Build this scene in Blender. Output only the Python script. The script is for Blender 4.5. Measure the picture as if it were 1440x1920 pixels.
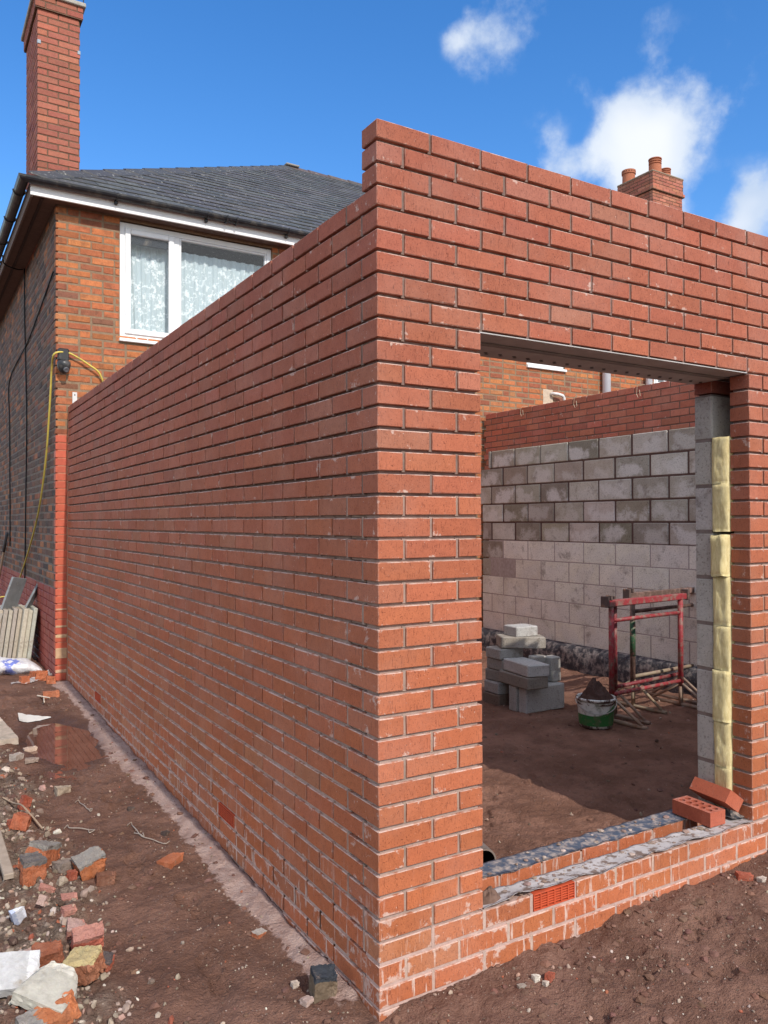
import bpy, bmesh, math, random
import numpy as np
from mathutils import Vector, Matrix, noise as mnoise

for _o in list(bpy.data.objects):
    bpy.data.objects.remove(_o)
S = bpy.context.scene
COL = S.collection
rad = math.radians

# ------------------------------------------------------------------ camera
FPX, YAW, PIT, ROL = 1482.426, 0.543438, 0.0116868, -0.0032192
CAM = np.array([-1.352748, -2.280363, 1.627564])
_F = np.array([math.sin(YAW) * math.cos(PIT), math.cos(YAW) * math.cos(PIT), math.sin(PIT)])
_R = np.array([math.cos(YAW), -math.sin(YAW), 0.0])
_U = np.cross(_R, _F)
_R2 = math.cos(ROL) * _R + math.sin(ROL) * _U
_U2 = -math.sin(ROL) * _R + math.cos(ROL) * _U
cd = bpy.data.cameras.new('camera')
cam = bpy.data.objects.new('camera', cd)
COL.objects.link(cam)
cd.sensor_fit = 'VERTICAL'
cd.sensor_height = 24.0
cd.lens = FPX / 1920 * 24.0
cd.clip_start, cd.clip_end = 0.05, 3000
cam.matrix_world = Matrix(((_R2[0], _U2[0], -_F[0], CAM[0]), (_R2[1], _U2[1], -_F[1], CAM[1]),
                           (_R2[2], _U2[2], -_F[2], CAM[2]), (0, 0, 0, 1)))
S.camera = cam


def ray(u, v):
    return _F + _R2 * (u - 720) / FPX - _U2 * (v - 960) / FPX


def on(u, v, ax, val):
    d = ray(u, v)
    return CAM + (val - CAM[ax]) / d[ax] * d


# ------------------------------------------------------------------ light
SUN_EL = rad(39)
SUN_DIR = Vector((0.02, -1.0, math.tan(SUN_EL))).normalized()
sl = bpy.data.lights.new('sun', 'SUN')
sl.energy, sl.angle, sl.color = 2.9, rad(0.53), (1.0, 0.93, 0.84)
so = bpy.data.objects.new('sun', sl)
COL.objects.link(so)
so.rotation_euler = SUN_DIR.to_track_quat('Z', 'Y').to_euler()
so.location = (3, -12, 14)
S.view_settings.view_transform = 'Standard'
S.view_settings.look = 'None'
S.view_settings.gamma = 1
S.view_settings.exposure = 0.42


# ------------------------------------------------------------------ node helper
class NT:
    def __init__(self, tree):
        self.t = tree
        self.n = tree.nodes
        self.n.clear()

    def new(self, typ, **kw):
        nd = self.n.new(typ)
        for k, v in kw.items():
            setattr(nd, k, v)
        return nd

    def put(self, sock, v):
        if isinstance(v, bpy.types.NodeSocket):
            self.t.links.new(v, sock)
        elif v is not None:
            if hasattr(sock, 'default_value'):
                dv = sock.default_value
                if hasattr(dv, '__len__') and not hasattr(v, '__len__'):
                    v = [v] * len(dv)
                if hasattr(dv, '__len__') and len(dv) == 4 and len(v) == 3:
                    v = tuple(v) + (1,)
                sock.default_value = v

    def math(self, op, a, b=None, c=None, clamp=False):
        nd = self.new('ShaderNodeMath', operation=op, use_clamp=clamp)
        self.put(nd.inputs[0], a)
        self.put(nd.inputs[1], b)
        self.put(nd.inputs[2], c)
        return nd.outputs[0]

    def vmath(self, op, a, b=None, out=0):
        nd = self.new('ShaderNodeVectorMath', operation=op)
        self.put(nd.inputs[0], a)
        self.put(nd.inputs[1], b)
        return nd.outputs[out]

    def mix(self, fac, a, b, blend='MIX'):
        nd = self.new('ShaderNodeMix', data_type='RGBA', blend_type=blend)
        self.put(nd.inputs[0], fac)
        self.put(nd.inputs[6], a)
        self.put(nd.inputs[7], b)
        return nd.outputs[2]

    def ramp(self, v, lo, hi, a=0.0, b=1.0):
        nd = self.new('ShaderNodeMapRange', interpolation_type='SMOOTHSTEP')
        self.put(nd.inputs[0], v)
        nd.inputs[1].default_value, nd.inputs[2].default_value = lo, hi
        nd.inputs[3].default_value, nd.inputs[4].default_value = a, b
        return nd.outputs[0]

    def noise(self, vec, scale, detail=3, rough=0.55, out=0):
        nd = self.new('ShaderNodeTexNoise')
        self.put(nd.inputs['Vector'], vec)
        nd.inputs['Scale'].default_value = scale
        nd.inputs['Detail'].default_value = detail
        nd.inputs['Roughness'].default_value = rough
        return nd.outputs[out]

    def voro(self, vec, scale, out=0, feature='F1'):
        nd = self.new('ShaderNodeTexVoronoi', feature=feature)
        self.put(nd.inputs['Vector'], vec)
        nd.inputs['Scale'].default_value = scale
        return nd.outputs[out]

    def bump(self, h, strength=0.5, dist=0.003, nrm=None):
        nd = self.new('ShaderNodeBump')
        nd.inputs['Strength'].default_value = strength
        nd.inputs['Distance'].default_value = dist
        self.put(nd.inputs['Height'], h)
        self.put(nd.inputs['Normal'], nrm)
        return nd.outputs[0]

    def obj(self):
        return self.new('ShaderNodeTexCoord').outputs['Object']

    def col(self, name='Col'):
        nd = self.new('ShaderNodeAttribute', attribute_name=name)
        return nd.outputs['Color'], nd.outputs['Alpha'], nd

    def out(self, color, rough=0.85, normal=None, metallic=0.0, spec=0.3, **kw):
        p = self.new('ShaderNodeBsdfPrincipled')
        self.put(p.inputs['Base Color'], color)
        self.put(p.inputs['Roughness'], rough)
        self.put(p.inputs['Metallic'], metallic)
        self.put(p.inputs['Specular IOR Level'], spec)
        self.put(p.inputs['Normal'], normal)
        for k, v in kw.items():
            self.put(p.inputs[k], v)
        o = self.new('ShaderNodeOutputMaterial')
        self.t.links.new(p.outputs[0], o.inputs[0])
        return p


def mat(name):
    m = bpy.data.materials.new(name)
    m.use_nodes = True
    return m, NT(m.node_tree)


# ------------------------------------------------------------------ sky
W = bpy.data.worlds.new('World')
S.world = W
W.use_nodes = True
n = NT(W.node_tree)
sky = n.new('ShaderNodeTexSky', sky_type='NISHITA')
sky.sun_disc = False
sky.sun_elevation = SUN_EL
sky.sun_rotation = math.atan2(SUN_DIR.x, SUN_DIR.y)
sky.air_density, sky.dust_density, sky.ozone_density = 1.0, 0.3, 1.6
hs = n.new('ShaderNodeHueSaturation')
hs.inputs['Saturation'].default_value = 1.36
hs.inputs['Value'].default_value = 1.36
hs.inputs['Hue'].default_value = 0.507
n.put(hs.inputs['Color'], sky.outputs[0])
dirv = n.vmath('NORMALIZE', n.new('ShaderNodeTexCoord').outputs['Generated'])
warp = n.vmath('SUBTRACT', n.noise(dirv, 7.0, 3, 0.5, 1), (0.5, 0.5, 0.5))
sc_ = n.new('ShaderNodeVectorMath', operation='SCALE')
n.put(sc_.inputs[0], warp)
sc_.inputs[3].default_value = 0.10
dw = n.vmath('ADD', dirv, sc_.outputs[0])
# cloud clumps: (picture px where the clump stands in this sky, angular radius in px, weight)
CLOUDS = [(1225, 205, 92, .50), (1180, 262, 78, .48), (1265, 275, 80, .36), (1215, 330, 90, .30), (1105, 285, 44, .26), (1170, 185, 45, .25),
          (1018, 292, 42, .30), (1062, 335, 55, .30), (1335, 180, 50, .10), (935, 60, 74, .33), (885, 88, 44, .26),
          (990, 22, 55, .16), (1432, 388, 50, .62), (1400, 420, 52, .36), (1075, 150, 60, .17), (1392, 85, 75, .15),
          (1210, 30, 75, .16), (985, 235, 48, .19), (1440, 325, 65, .20), (1290, 240, 70, .14), (1250, 375, 80, .22)]
acc = None
for (u, v, r, w) in CLOUDS:
    d = ray(u, v)
    d = d / np.linalg.norm(d)
    dist = n.vmath('DISTANCE', dw, tuple(d), out=1)
    g = n.ramp(dist, 0.0, r * 1.42 / FPX, w, 0.0)
    acc = g if acc is None else n.math('ADD', acc, g)
f1 = n.noise(dirv, 16.0, 8, 0.6)
f2 = n.noise(dirv, 5.0, 3, 0.5)
dens = n.math('ADD', acc, n.math('MULTIPLY', n.math('SUBTRACT', f1, 0.5), 1.15))
dens = n.math('MULTIPLY', n.ramp(dens, 0.10, 0.62), n.ramp(acc, 0.03, 0.22))
shade = n.ramp(n.noise(dw, 9.0, 4, 0.5), 0.3, 0.7)
ccol = n.mix(shade, (3.7, 4.4, 5.5), (5.2, 5.6, 6.1))
ccol = n.mix(n.ramp(acc, .45, 1.1, 0.0, 0.8), ccol, (6.3, 6.4, 6.5))
# unseen bright cloud added outside the view for neutral fill light
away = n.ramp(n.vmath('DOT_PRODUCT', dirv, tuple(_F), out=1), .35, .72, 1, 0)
fill_cover = n.math('MULTIPLY', n.ramp(n.noise(dirv, 2.6, 6, .6), .42, .56), away)
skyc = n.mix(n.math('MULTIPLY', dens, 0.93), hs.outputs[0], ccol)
skyc = n.mix(n.math('MULTIPLY', fill_cover, .9), skyc, (9.3, 9.2, 9.0))
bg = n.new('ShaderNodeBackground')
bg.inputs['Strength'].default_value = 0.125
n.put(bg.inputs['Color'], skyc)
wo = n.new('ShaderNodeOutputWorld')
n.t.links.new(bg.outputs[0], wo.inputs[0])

# ------------------------------------------------------------------ mesh helpers
RNG = random.Random(7)


def tag(o, label=None, cat=None, group=None, kind=None):
    if label: o['label'] = label
    if cat: o['category'] = cat
    if group: o['group'] = group
    if kind: o['kind'] = kind
    return o


def thing(name, label, cat, loc=(0, 0, 0), group=None):
    o = bpy.data.objects.new(name, None)
    COL.objects.link(o)
    o.location = loc
    o.empty_display_size = 0.1
    return tag(o, label, cat, group)


def root_loc(o):
    while o.parent:
        o = o.parent
    return np.array(o.location)


# chamfered-box template
def _tmpl():
    V, idx = [], {}
    for sx in (-1, 1):
        for sy in (-1, 1):
            for sz in (-1, 1):
                for a in range(3):
                    idx[(sx, sy, sz, a)] = len(V)
                    V.append(((sx, sy, sz), a))
    Fc = []
    for a in range(3):
        b, c = (a + 1) % 3, (a + 2) % 3
        for s in (-1, 1):
            q = []
            for (sb, sc) in ((-1, -1), (1, -1), (1, 1), (-1, 1)):
                k = [0, 0, 0]
                k[a], k[b], k[c] = s, sb, sc
                q.append(idx[(k[0], k[1], k[2], a)])
            Fc.append((q if s > 0 else q[::-1], ('f', a, s)))
    for a in range(3):
        b, c = (a + 1) % 3, (a + 2) % 3
        for sb in (-1, 1):
            for sc in (-1, 1):
                def key(sa, which):
                    k = [0, 0, 0]
                    k[a], k[b], k[c] = sa, sb, sc
                    return idx[(k[0], k[1], k[2], which)]
                q = [key(-1, b), key(1, b), key(1, c), key(-1, c)]
                Fc.append((q if sb * sc > 0 else q[::-1], ('e', a, sc if a == 0 else (sb if a == 1 else 0))))
    for sx in (-1, 1):
        for sy in (-1, 1):
            for sz in (-1, 1):
                q = [idx[(sx, sy, sz, 0)], idx[(sx, sy, sz, 1)], idx[(sx, sy, sz, 2)]]
                Fc.append((q if sx * sy * sz > 0 else q[::-1], ('c', 0, 0)))
    return V, Fc


TV, TF = _tmpl()
TSIGN = np.array([v[0] for v in TV], float)
TAX = np.array([v[1] for v in TV])


class MB:
    def __init__(self):
        self.v, self.f, self.c, self.l, self.nv = [], [], [], [], 0

    def add(self, verts, faces, col=(1, 1, 1, 0), cols=None, loc=None):
        verts = np.asarray(verts, float)
        self.v.append(verts)
        self.l.append(loc if loc is not None else np.zeros((len(verts), 3)))
        b = self.nv
        for i, q in enumerate(faces):
            self.f.append(tuple(b + k for k in q))
            self.c.append(cols[i] if cols else col)
        self.nv += len(verts)

    def cbox(self, lo, hi, ch=0.002, col=(1, 1, 1), frame=None, dust=(0, 0, 0), M=None):
        """chamfered box; frame maps local axes; dust = alpha for (edge, top, ends)"""
        lo, hi = np.array(lo, float), np.array(hi, float)
        c, h = (lo + hi) / 2, (hi - lo) / 2
        ch = min(ch, h.min() * 0.6)
        P = TSIGN * h
        ins = np.ones((24, 3)) * ch
        ins[np.arange(24), TAX] = 0
        P = P - TSIGN * ins + c
        flip = False
        if frame is not None:
            O, A = frame
            P = P @ np.array(A, float) + np.array(O, float)
            flip = np.linalg.det(np.array(A, float)) < 0
        if M is not None:
            P = np.array([tuple(M @ Vector(p)) for p in P])
        faces, cols = [], []
        for q, k in TF:
            faces.append(q[::-1] if flip else q)
            al = (dust[0] if (k[0] == 'e' and k[1] < 2 and k[2] > 0) else dust[0] * .3) if k[0] != 'f' else (dust[1] if (k[1] == 2 and k[2] > 0) else (dust[2] if k[1] == 0 else 0))
            cols.append((col[0], col[1], col[2], al))
        self.add(P, faces, cols=cols, loc=TSIGN)

    def box(self, lo, hi, col=(1, 1, 1, 0), M=None):
        x0, y0, z0 = lo
        x1, y1, z1 = hi
        V = [(x0, y0, z0), (x1, y0, z0), (x1, y1, z0), (x0, y1, z0), (x0, y0, z1), (x1, y0, z1), (x1, y1, z1), (x0, y1, z1)]
        if M is not None:
            V = [tuple(M @ Vector(p)) for p in V]
        self.add(V, [(0, 3, 2, 1), (4, 5, 6, 7), (0, 1, 5, 4), (1, 2, 6, 5), (2, 3, 7, 6), (3, 0, 4, 7)],
                 col if len(col) == 4 else tuple(col) + (0,))

    def tube(self, pts, r, seg=8, col=(1, 1, 1, 0), cap=True):
        pts = [Vector(p) for p in pts]
        rs = r if hasattr(r, '__len__') else [r] * len(pts)
        V, Fc = [], []
        up = None
        for i, p in enumerate(pts):
            t = (pts[min(i + 1, len(pts) - 1)] - pts[max(i - 1, 0)]).normalized()
            if up is None:
                up = Vector((0, 0, 1)) if abs(t.z) < 0.9 else Vector((1, 0, 0))
            a = t.cross(up).normalized()
            b = a.cross(t).normalized()
            up = b
            for k in range(seg):
                an = 2 * math.pi * k / seg
                V.append(tuple(p + (a * math.cos(an) + b * math.sin(an)) * rs[i]))
        for i in range(len(pts) - 1):
            for k in range(seg):
                k2 = (k + 1) % seg
                Fc.append((i * seg + k, i * seg + k2, (i + 1) * seg + k2, (i + 1) * seg + k))
        if cap:
            Fc.append(tuple(range(seg))[::-1])
            Fc.append(tuple((len(pts) - 1) * seg + k for k in range(seg)))
        self.add(V, Fc, col)

    def lathe(self, prof, c, seg=20, col=(1, 1, 1, 0)):
        V, Fc = [], []
        for (r, z) in prof:
            for k in range(seg):
                a = 2 * math.pi * k / seg
                V.append((c[0] + r * math.cos(a), c[1] + r * math.sin(a), c[2] + z))
        for i in range(len(prof) - 1):
            for k in range(seg):
                k2 = (k + 1) % seg
                Fc.append((i * seg + k, i * seg + k2, (i + 1) * seg + k2, (i + 1) * seg + k))
        self.add(V, Fc, col)

    def build(self, name, m, parent=None, loc=None, smooth=False):
        P = np.concatenate(self.v) if self.v else np.zeros((0, 3))
        org = root_loc(parent) if parent is not None else np.array(loc if loc is not None else (0, 0, 0), float)
        me = bpy.data.meshes.new(name)
        me.from_pydata((P - org).tolist(), [], self.f)
        a = me.color_attributes.new('Col', 'FLOAT_COLOR', 'CORNER')
        lens = [len(q) for q in self.f]
        arr = np.repeat(np.array(self.c, np.float32).reshape(-1, 4), lens, axis=0)
        a.data.foreach_set('color', arr.ravel())
        lo_ = me.attributes.new('Loc', 'FLOAT_VECTOR', 'POINT')
        lo_.data.foreach_set('vector', np.concatenate(self.l).astype(np.float32).ravel())
        if smooth:
            me.polygons.foreach_set('use_smooth', [True] * len(me.polygons))
        me.materials.append(m)
        me.update()
        o = bpy.data.objects.new(name, me)
        COL.objects.link(o)
        if parent is not None:
            o.parent = parent
        else:
            o.location = org
        return o


def jit(c, s, r=RNG):
    k = 1 + r.uniform(-s, s)
    return tuple(max(0.0, x * k * (1 + r.uniform(-s, s) * 0.35)) for x in c)


def slab(mb, O, U, N, u0, u1, z0, z1, d0, d1, holes=(), col=(1, 1, 1, 0)):
    """wall slab with rectangular holes (u0,u1,z0,z1); d0..d1 depth behind the face"""
    us = sorted({u0, u1} | {min(max(h[i], u0), u1) for h in holes for i in (0, 1)})
    zs = sorted({z0, z1} | {min(max(h[i], z0), z1) for h in holes for i in (2, 3)})
    for a, b in zip(us, us[1:]):
        run = None
        for c, d in zip(zs, zs[1:]):
            um, zm = (a + b) / 2, (c + d) / 2
            hole = any(h[0] < um < h[1] and h[2] < zm < h[3] for h in holes)
            if not hole:
                run = [c, d] if run is None else [run[0], d]
            if hole or d == zs[-1]:
                if run:
                    P = np.array([(uu, -dd, zz) for zz in run for dd in (d0, d1) for uu in (a, b)])
                    P = P @ np.array([U, N, (0, 0, 1)], float) + np.array(O, float)
                    mb.add(P, [(0, 1, 3, 2), (4, 6, 7, 5), (0, 4, 5, 1), (2, 3, 7, 6), (0, 2, 6, 4), (1, 5, 7, 3)], col)
                run = None


def cut(iv, holes, zc):
    out = [iv]
    for h in holes:
        if not (h[2] < zc < h[3]):
            continue
        nxt = []
        for (a, b) in out:
            if b <= h[0] or a >= h[1]:
                nxt.append((a, b))
                continue
            if a < h[0]: nxt.append((a, h[0]))
            if b > h[1]: nxt.append((h[1], b))
        out = nxt
    return [(a, b) for a, b in out if b - a > 0.025]


# ------------------------------------------------------------------ materials
def brick_material(name, pits=0.5, scum=0.6, drip=1.0, dustcol=(.56, .42, .36), mottling=0.25, bumpd=0.0015, crust=0.0):
    m, n = mat(name)
    v = n.obj()
    c, al, _ = n.col()
    big = n.noise(v, 22, 4, 0.6)
    c = n.mix(n.ramp(big, .3, .7, mottling, 0), c, n.mix(1.0, c, (.62, .60, .66), 'MULTIPLY'))
    fine = n.noise(v, 160, 2, 0.6)
    c = n.mix(n.ramp(fine, .35, .62, .22, 0), c, n.mix(1.0, c, (.5, .45, .45), 'MULTIPLY'))
    if crust:
        cr = n.noise(v, 13, 3, 0.6)
        c = n.mix(n.ramp(cr, .54, .66, 0, crust), c, (.13, .062, .04))
    mp = n.new('ShaderNodeMapping')
    n.put(mp.inputs[0], v)
    mp.inputs['Scale'].default_value = (260, 260, 34)
    drag = n.noise(mp.outputs[0], 1.0, 2, 0.5)
    pit = n.math('MULTIPLY', n.ramp(drag, .60, .70), pits)
    dots = n.noise(v, 210, 1, 0.4)
    pit2 = n.math('MULTIPLY', n.ramp(dots, .66, .72), pits * 1.2)
    pit = n.math('MAXIMUM', pit, pit2, clamp=True)
    c = n.mix(pit, c, n.mix(1.0, c, (.36, .28, .30), 'MULTIPLY'))
    # mortar scum, smears and drips left by the work
    sx = n.new('ShaderNodeSeparateXYZ')
    n.put(sx.inputs[0], v)
    low = n.ramp(sx.outputs[2], .05, .48, 1, 0)
    la = n.new('ShaderNodeAttribute', attribute_name='Loc')
    ls = n.new('ShaderNodeSeparateXYZ')
    n.put(ls.inputs[0], n.vmath('ABSOLUTE', la.outputs['Vector']))
    prox = n.math('MAXIMUM', n.ramp(ls.outputs[2], .45, 1.0), n.ramp(ls.outputs[0], .86, 1.0), clamp=True)
    s1 = n.math('ADD', n.noise(v, 15, 5, 0.7), n.math('ADD', n.math('MULTIPLY', low, .07), n.math('MULTIPLY', prox, .075)))
    s1 = n.math('MULTIPLY', n.ramp(s1, .66, .74), scum)
    mp2 = n.new('ShaderNodeMapping')
    n.put(mp2.inputs[0], v)
    mp2.inputs['Scale'].default_value = (38, 38, 4.5)
    s2 = n.math('MULTIPLY', n.ramp(n.noise(mp2.outputs[0], 1, 4, .6), .57, .66), n.math('MULTIPLY', low, drip))
    spk = n.math('MULTIPLY', n.ramp(n.noise(v, 120, 2, .5), .70, .76), scum)
    haze = n.math('MULTIPLY', n.ramp(n.noise(v, 3.0, 3, .5), .42, .7), .12 * scum)
    edge = n.math('MULTIPLY', al, n.ramp(n.noise(v, 20, 3, .6), .36, .56, .12, 1))
    d = n.math('MAXIMUM', n.math('MAXIMUM', s1, s2), n.math('MAXIMUM', spk, n.math('MAXIMUM', edge, haze)), clamp=True)
    d = n.math('MULTIPLY', d, n.ramp(n.noise(v, 70, 3, .6), .25, .55, .45, 1))
    c = n.mix(d, c, dustcol)
    h = n.math('SUBTRACT', n.math('ADD', n.noise(v, 330, 2, .6), n.math('MULTIPLY', n.noise(v, 60, 2, .5), 1.2)), n.math('MULTIPLY', pit, 1.4))
    n.out(c, n.math('SUBTRACT', .88, n.math('MULTIPLY', big, .15)), n.bump(h, .55, bumpd), spec=.25)
    return m


def simple_material(name, rough=.8, noise_s=30, var=.25, bump_s=120, bumpd=.001, metallic=0.0, spec=.3, stain=None, stain_s=8, stain_r=(.5, .65)):
    """per-face colour, broken up by noise, optional stain of another colour"""
    m, n = mat(name)
    v = n.obj()
    c, al, _ = n.col()
    c = n.mix(n.ramp(n.noise(v, noise_s, 4, .6), .3, .7, var, 0), c, n.mix(1.0, c, (.5, .48, .46), 'MULTIPLY'))
    if stain:
        f = n.ramp(n.noise(v, stain_s, 5, .65), stain_r[0], stain_r[1], 0, 1)
        c = n.mix(f, c, stain)
    n.out(c, rough, n.bump(n.noise(v, bump_s, 3, .6), .6, bumpd), metallic, spec)
    return m


M_BRICK = brick_material('red_brick', pits=.60, scum=.78, bumpd=.0011, drip=1.0, mottling=.28)
M_OLD = brick_material('old_brick', pits=.35, scum=.15, drip=.0, mottling=.5, bumpd=.004, crust=.40, dustcol=(.35, .25, .17))
M_DARKOLD = brick_material('sooty_brick', pits=.3, scum=.12, drip=.0, mottling=.5, bumpd=.004, crust=.2, dustcol=(.25, .2, .17))
M_CHIM = brick_material('chimney_brick', pits=.3, scum=.2, drip=.0, mottling=.35, dustcol=(.4, .3, .24))


def mortar_material(name):
    m, n = mat(name)
    v = n.obj()
    c, al, _ = n.col()
    c = n.mix(n.ramp(n.noise(v, 25, 4, .65), .3, .7, .45, 0), c, n.mix(1.0, c, (.5, .46, .44), 'MULTIPLY'))
    h = n.math('ADD', n.noise(v, 420, 2, .7), n.noise(v, 90, 2, .6))
    n.out(c, .95, n.bump(h, .8, .002), spec=.1)
    return m


M_MORT = mortar_material('mortar')
M_PAINT = simple_material('masonry_paint', .6, 18, .3, 90, .003, stain=(.42, .33, .27), stain_s=14, stain_r=(.66, .76))


def block_material():
    m, n = mat('concrete_block')
    v = n.obj()
    c, al, _ = n.col()
    big = n.noise(v, 5, 4, .6)
    c = n.mix(n.ramp(big, .35, .65, .35, 0), c, n.mix(1.0, c, (.62, .60, .58), 'MULTIPLY'))
    la = n.new('ShaderNodeAttribute', attribute_name='Loc')
    ls = n.new('ShaderNodeSeparateXYZ')
    n.put(ls.inputs[0], la.outputs['Vector'])
    mid_ = n.math('SUBTRACT', 1.0, n.math('MAXIMUM', n.math('ABSOLUTE', ls.outputs[0]), n.math('ABSOLUTE', n.math('ADD', ls.outputs[2], .35))))
    wh = n.ramp(n.math('ADD', n.noise(v, 4.3, 5, .65), n.math('MULTIPLY', mid_, .22)), .50, .66)
    c = n.mix(n.math('MULTIPLY', wh, n.math('MULTIPLY', al, .75)), c, (.70, .68, .66))
    st = n.ramp(n.noise(v, 6, 6, .75), .54, .70, 0, .62)
    c = n.mix(st, c, (.17, .135, .112))
    pores = n.ramp(n.noise(v, 85, 3, .7), .55, .66, 0, .75)
    c = n.mix(pores, c, n.mix(1.0, c, (.45, .43, .42), 'MULTIPLY'))
    h = n.math('ADD', n.noise(v, 260, 3, .7), n.math('MULTIPLY', n.noise(v, 70, 3, .6), 1.3))
    n.out(c, .95, n.bump(h, .9, .004), spec=.1)
    return m


M_BLOCK = block_material()
M_PLASTIC = simple_material('white_upvc', .35, 6, .12, 30, .0003, spec=.5)
M_BLACKPVC = simple_material('black_pvc', .38, 8, .3, 40, .0004, spec=.45, stain=(.07, .065, .06), stain_s=9)
M_DULL = simple_material('dull_paint', .75, 20, .4, 80, .001, stain=(.2, .16, .13), stain_s=7, stain_r=(.55, .75))
M_SLATE = simple_material('roof_slate', .55, 14, .4, 60, .002, spec=.4, stain=(.27, .27, .25), stain_s=24, stain_r=(.60, .66))
M_STONE = simple_material('rubble_stone', .95, 40, .4, 110, .004, spec=.1, stain=(.20, .15, .12), stain_s=22, stain_r=(.55, .7))
M_CONC = simple_material('pale_concrete', .95, 30, .35, 150, .003, spec=.1, stain=(.30, .26, .21), stain_s=11, stain_r=(.52, .7))
M_TERRA = simple_material('terracotta', .8, 20, .3, 120, .001, spec=.2, stain=(.16, .09, .07), stain_s=9, stain_r=(.6, .75))
M_STEEL = simple_material('galvanised_steel', .55, 9, .4, 60, .0006, metallic=.0, spec=.4)
M_WIRE = simple_material('wire', .45, 30, .2, 90, .0002, metallic=.5, spec=.5)
M_WOOD = simple_material('weathered_timber', .8, 25, .4, 60, .001, spec=.2)
M_DPC = simple_material('plastic_strip', .6, 12, .2, 90, .002, spec=.35, stain=(.40, .33, .285), stain_s=24, stain_r=(.42, .68))
M_DPCW = simple_material('mortared_strip', .8, 14, .3, 90, .003, spec=.2, stain=(.19, .135, .11), stain_s=21, stain_r=(.50, .60))
M_TAR = simple_material('tarred_footing', .8, 18, .3, 50, .012, spec=.25, stain=(.26, .23, .22), stain_s=15, stain_r=(.42, .66))
M_SOIL = simple_material('loose_soil', 1.0, 40, .5, 60, .006, spec=.1)
M_HOSE = simple_material('yellow_hose', .45, 12, .2, 60, .0005, spec=.4, stain=(.25, .19, .06), stain_s=6, stain_r=(.5, .7))
M_CABLE = simple_material('black_cable', .6, 12, .2, 60, .0005)

# mineral wool
M_WOOL, n = mat('mineral_wool')
v = n.obj()
mp = n.new('ShaderNodeMapping')
n.put(mp.inputs[0], v)
mp.inputs['Scale'].default_value = (60, 60, 14)
fib = n.noise(mp.outputs[0], 1.5, 5, .7)
c = n.mix(n.ramp(fib, .35, .65), (.60, .49, .24), (.76, .65, .36))
c = n.mix(n.ramp(n.noise(v, 9, 4, .6), .5, .7, 0, .5), c, (.46, .38, .2))
n.out(c, 1.0, n.bump(n.math('ADD', fib, n.noise(v, 200, 3, .7)), .8, .003), spec=.05)

# glass
M_GLASS, n = mat('window_glass')
fr = n.new('ShaderNodeFresnel')
fr.inputs[0].default_value = 1.5
tr = n.new('ShaderNodeBsdfTransparent')
tr.inputs[0].default_value = (.95, .97, .98, 1)
gl = n.new('ShaderNodeBsdfGlossy')
gl.inputs['Roughness'].default_value = .02
mx = n.new('ShaderNodeMixShader')
n.put(mx.inputs[0], n.math('MULTIPLY', fr.outputs[0], .85))
n.t.links.new(tr.outputs[0], mx.inputs[1])
n.t.links.new(gl.outputs[0], mx.inputs[2])
o = n.new('ShaderNodeOutputMaterial')
n.t.links.new(mx.outputs[0], o.inputs[0])

# lace curtain
M_LACE, n = mat('lace_curtain')
v = n.obj()
fl = n.noise(v, 24, 5, .72)
p1 = n.ramp(fl, .50, .57)
p2 = n.ramp(n.noise(v, 6.0, 3, .55), .40, .54)
sz = n.new('ShaderNodeSeparateXYZ')
n.put(sz.inputs[0], v)
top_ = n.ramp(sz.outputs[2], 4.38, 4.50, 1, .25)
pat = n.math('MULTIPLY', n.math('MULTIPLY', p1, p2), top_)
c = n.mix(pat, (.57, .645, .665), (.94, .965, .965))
n.out(c, .9, n.bump(pat, .4, .002), spec=.1)

# clear plastic film
M_FILM, n = mat('clear_film')
v = n.obj()
tr = n.new('ShaderNodeBsdfTransparent')
pb = n.new('ShaderNodeBsdfPrincipled')
n.put(pb.inputs['Base Color'], (.72, .66, .64))
pb.inputs['Roughness'].default_value = .25
n.put(pb.inputs['Normal'], n.bump(n.noise(v, 45, 4, .7), 1.0, .02))
mx = n.new('ShaderNodeMixShader')
n.put(mx.inputs[0], n.ramp(n.noise(v, 30, 4, .7), .40, .6, .3, .9))
n.t.links.new(tr.outputs[0], mx.inputs[1])
n.t.links.new(pb.outputs[0], mx.inputs[2])
o = n.new('ShaderNodeOutputMaterial')
n.t.links.new(mx.outputs[0], o.inputs[0])

# muddy water
M_WATER, n = mat('puddle_water')
v = n.obj()
n.out(n.mix(n.ramp(n.noise(v, 5, 3, .5), .3, .7), (.13, .058, .040), (.17, .080, .056)), .02, n.bump(n.noise(v, 14, 2, .5), .04, .004), spec=.9)


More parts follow.
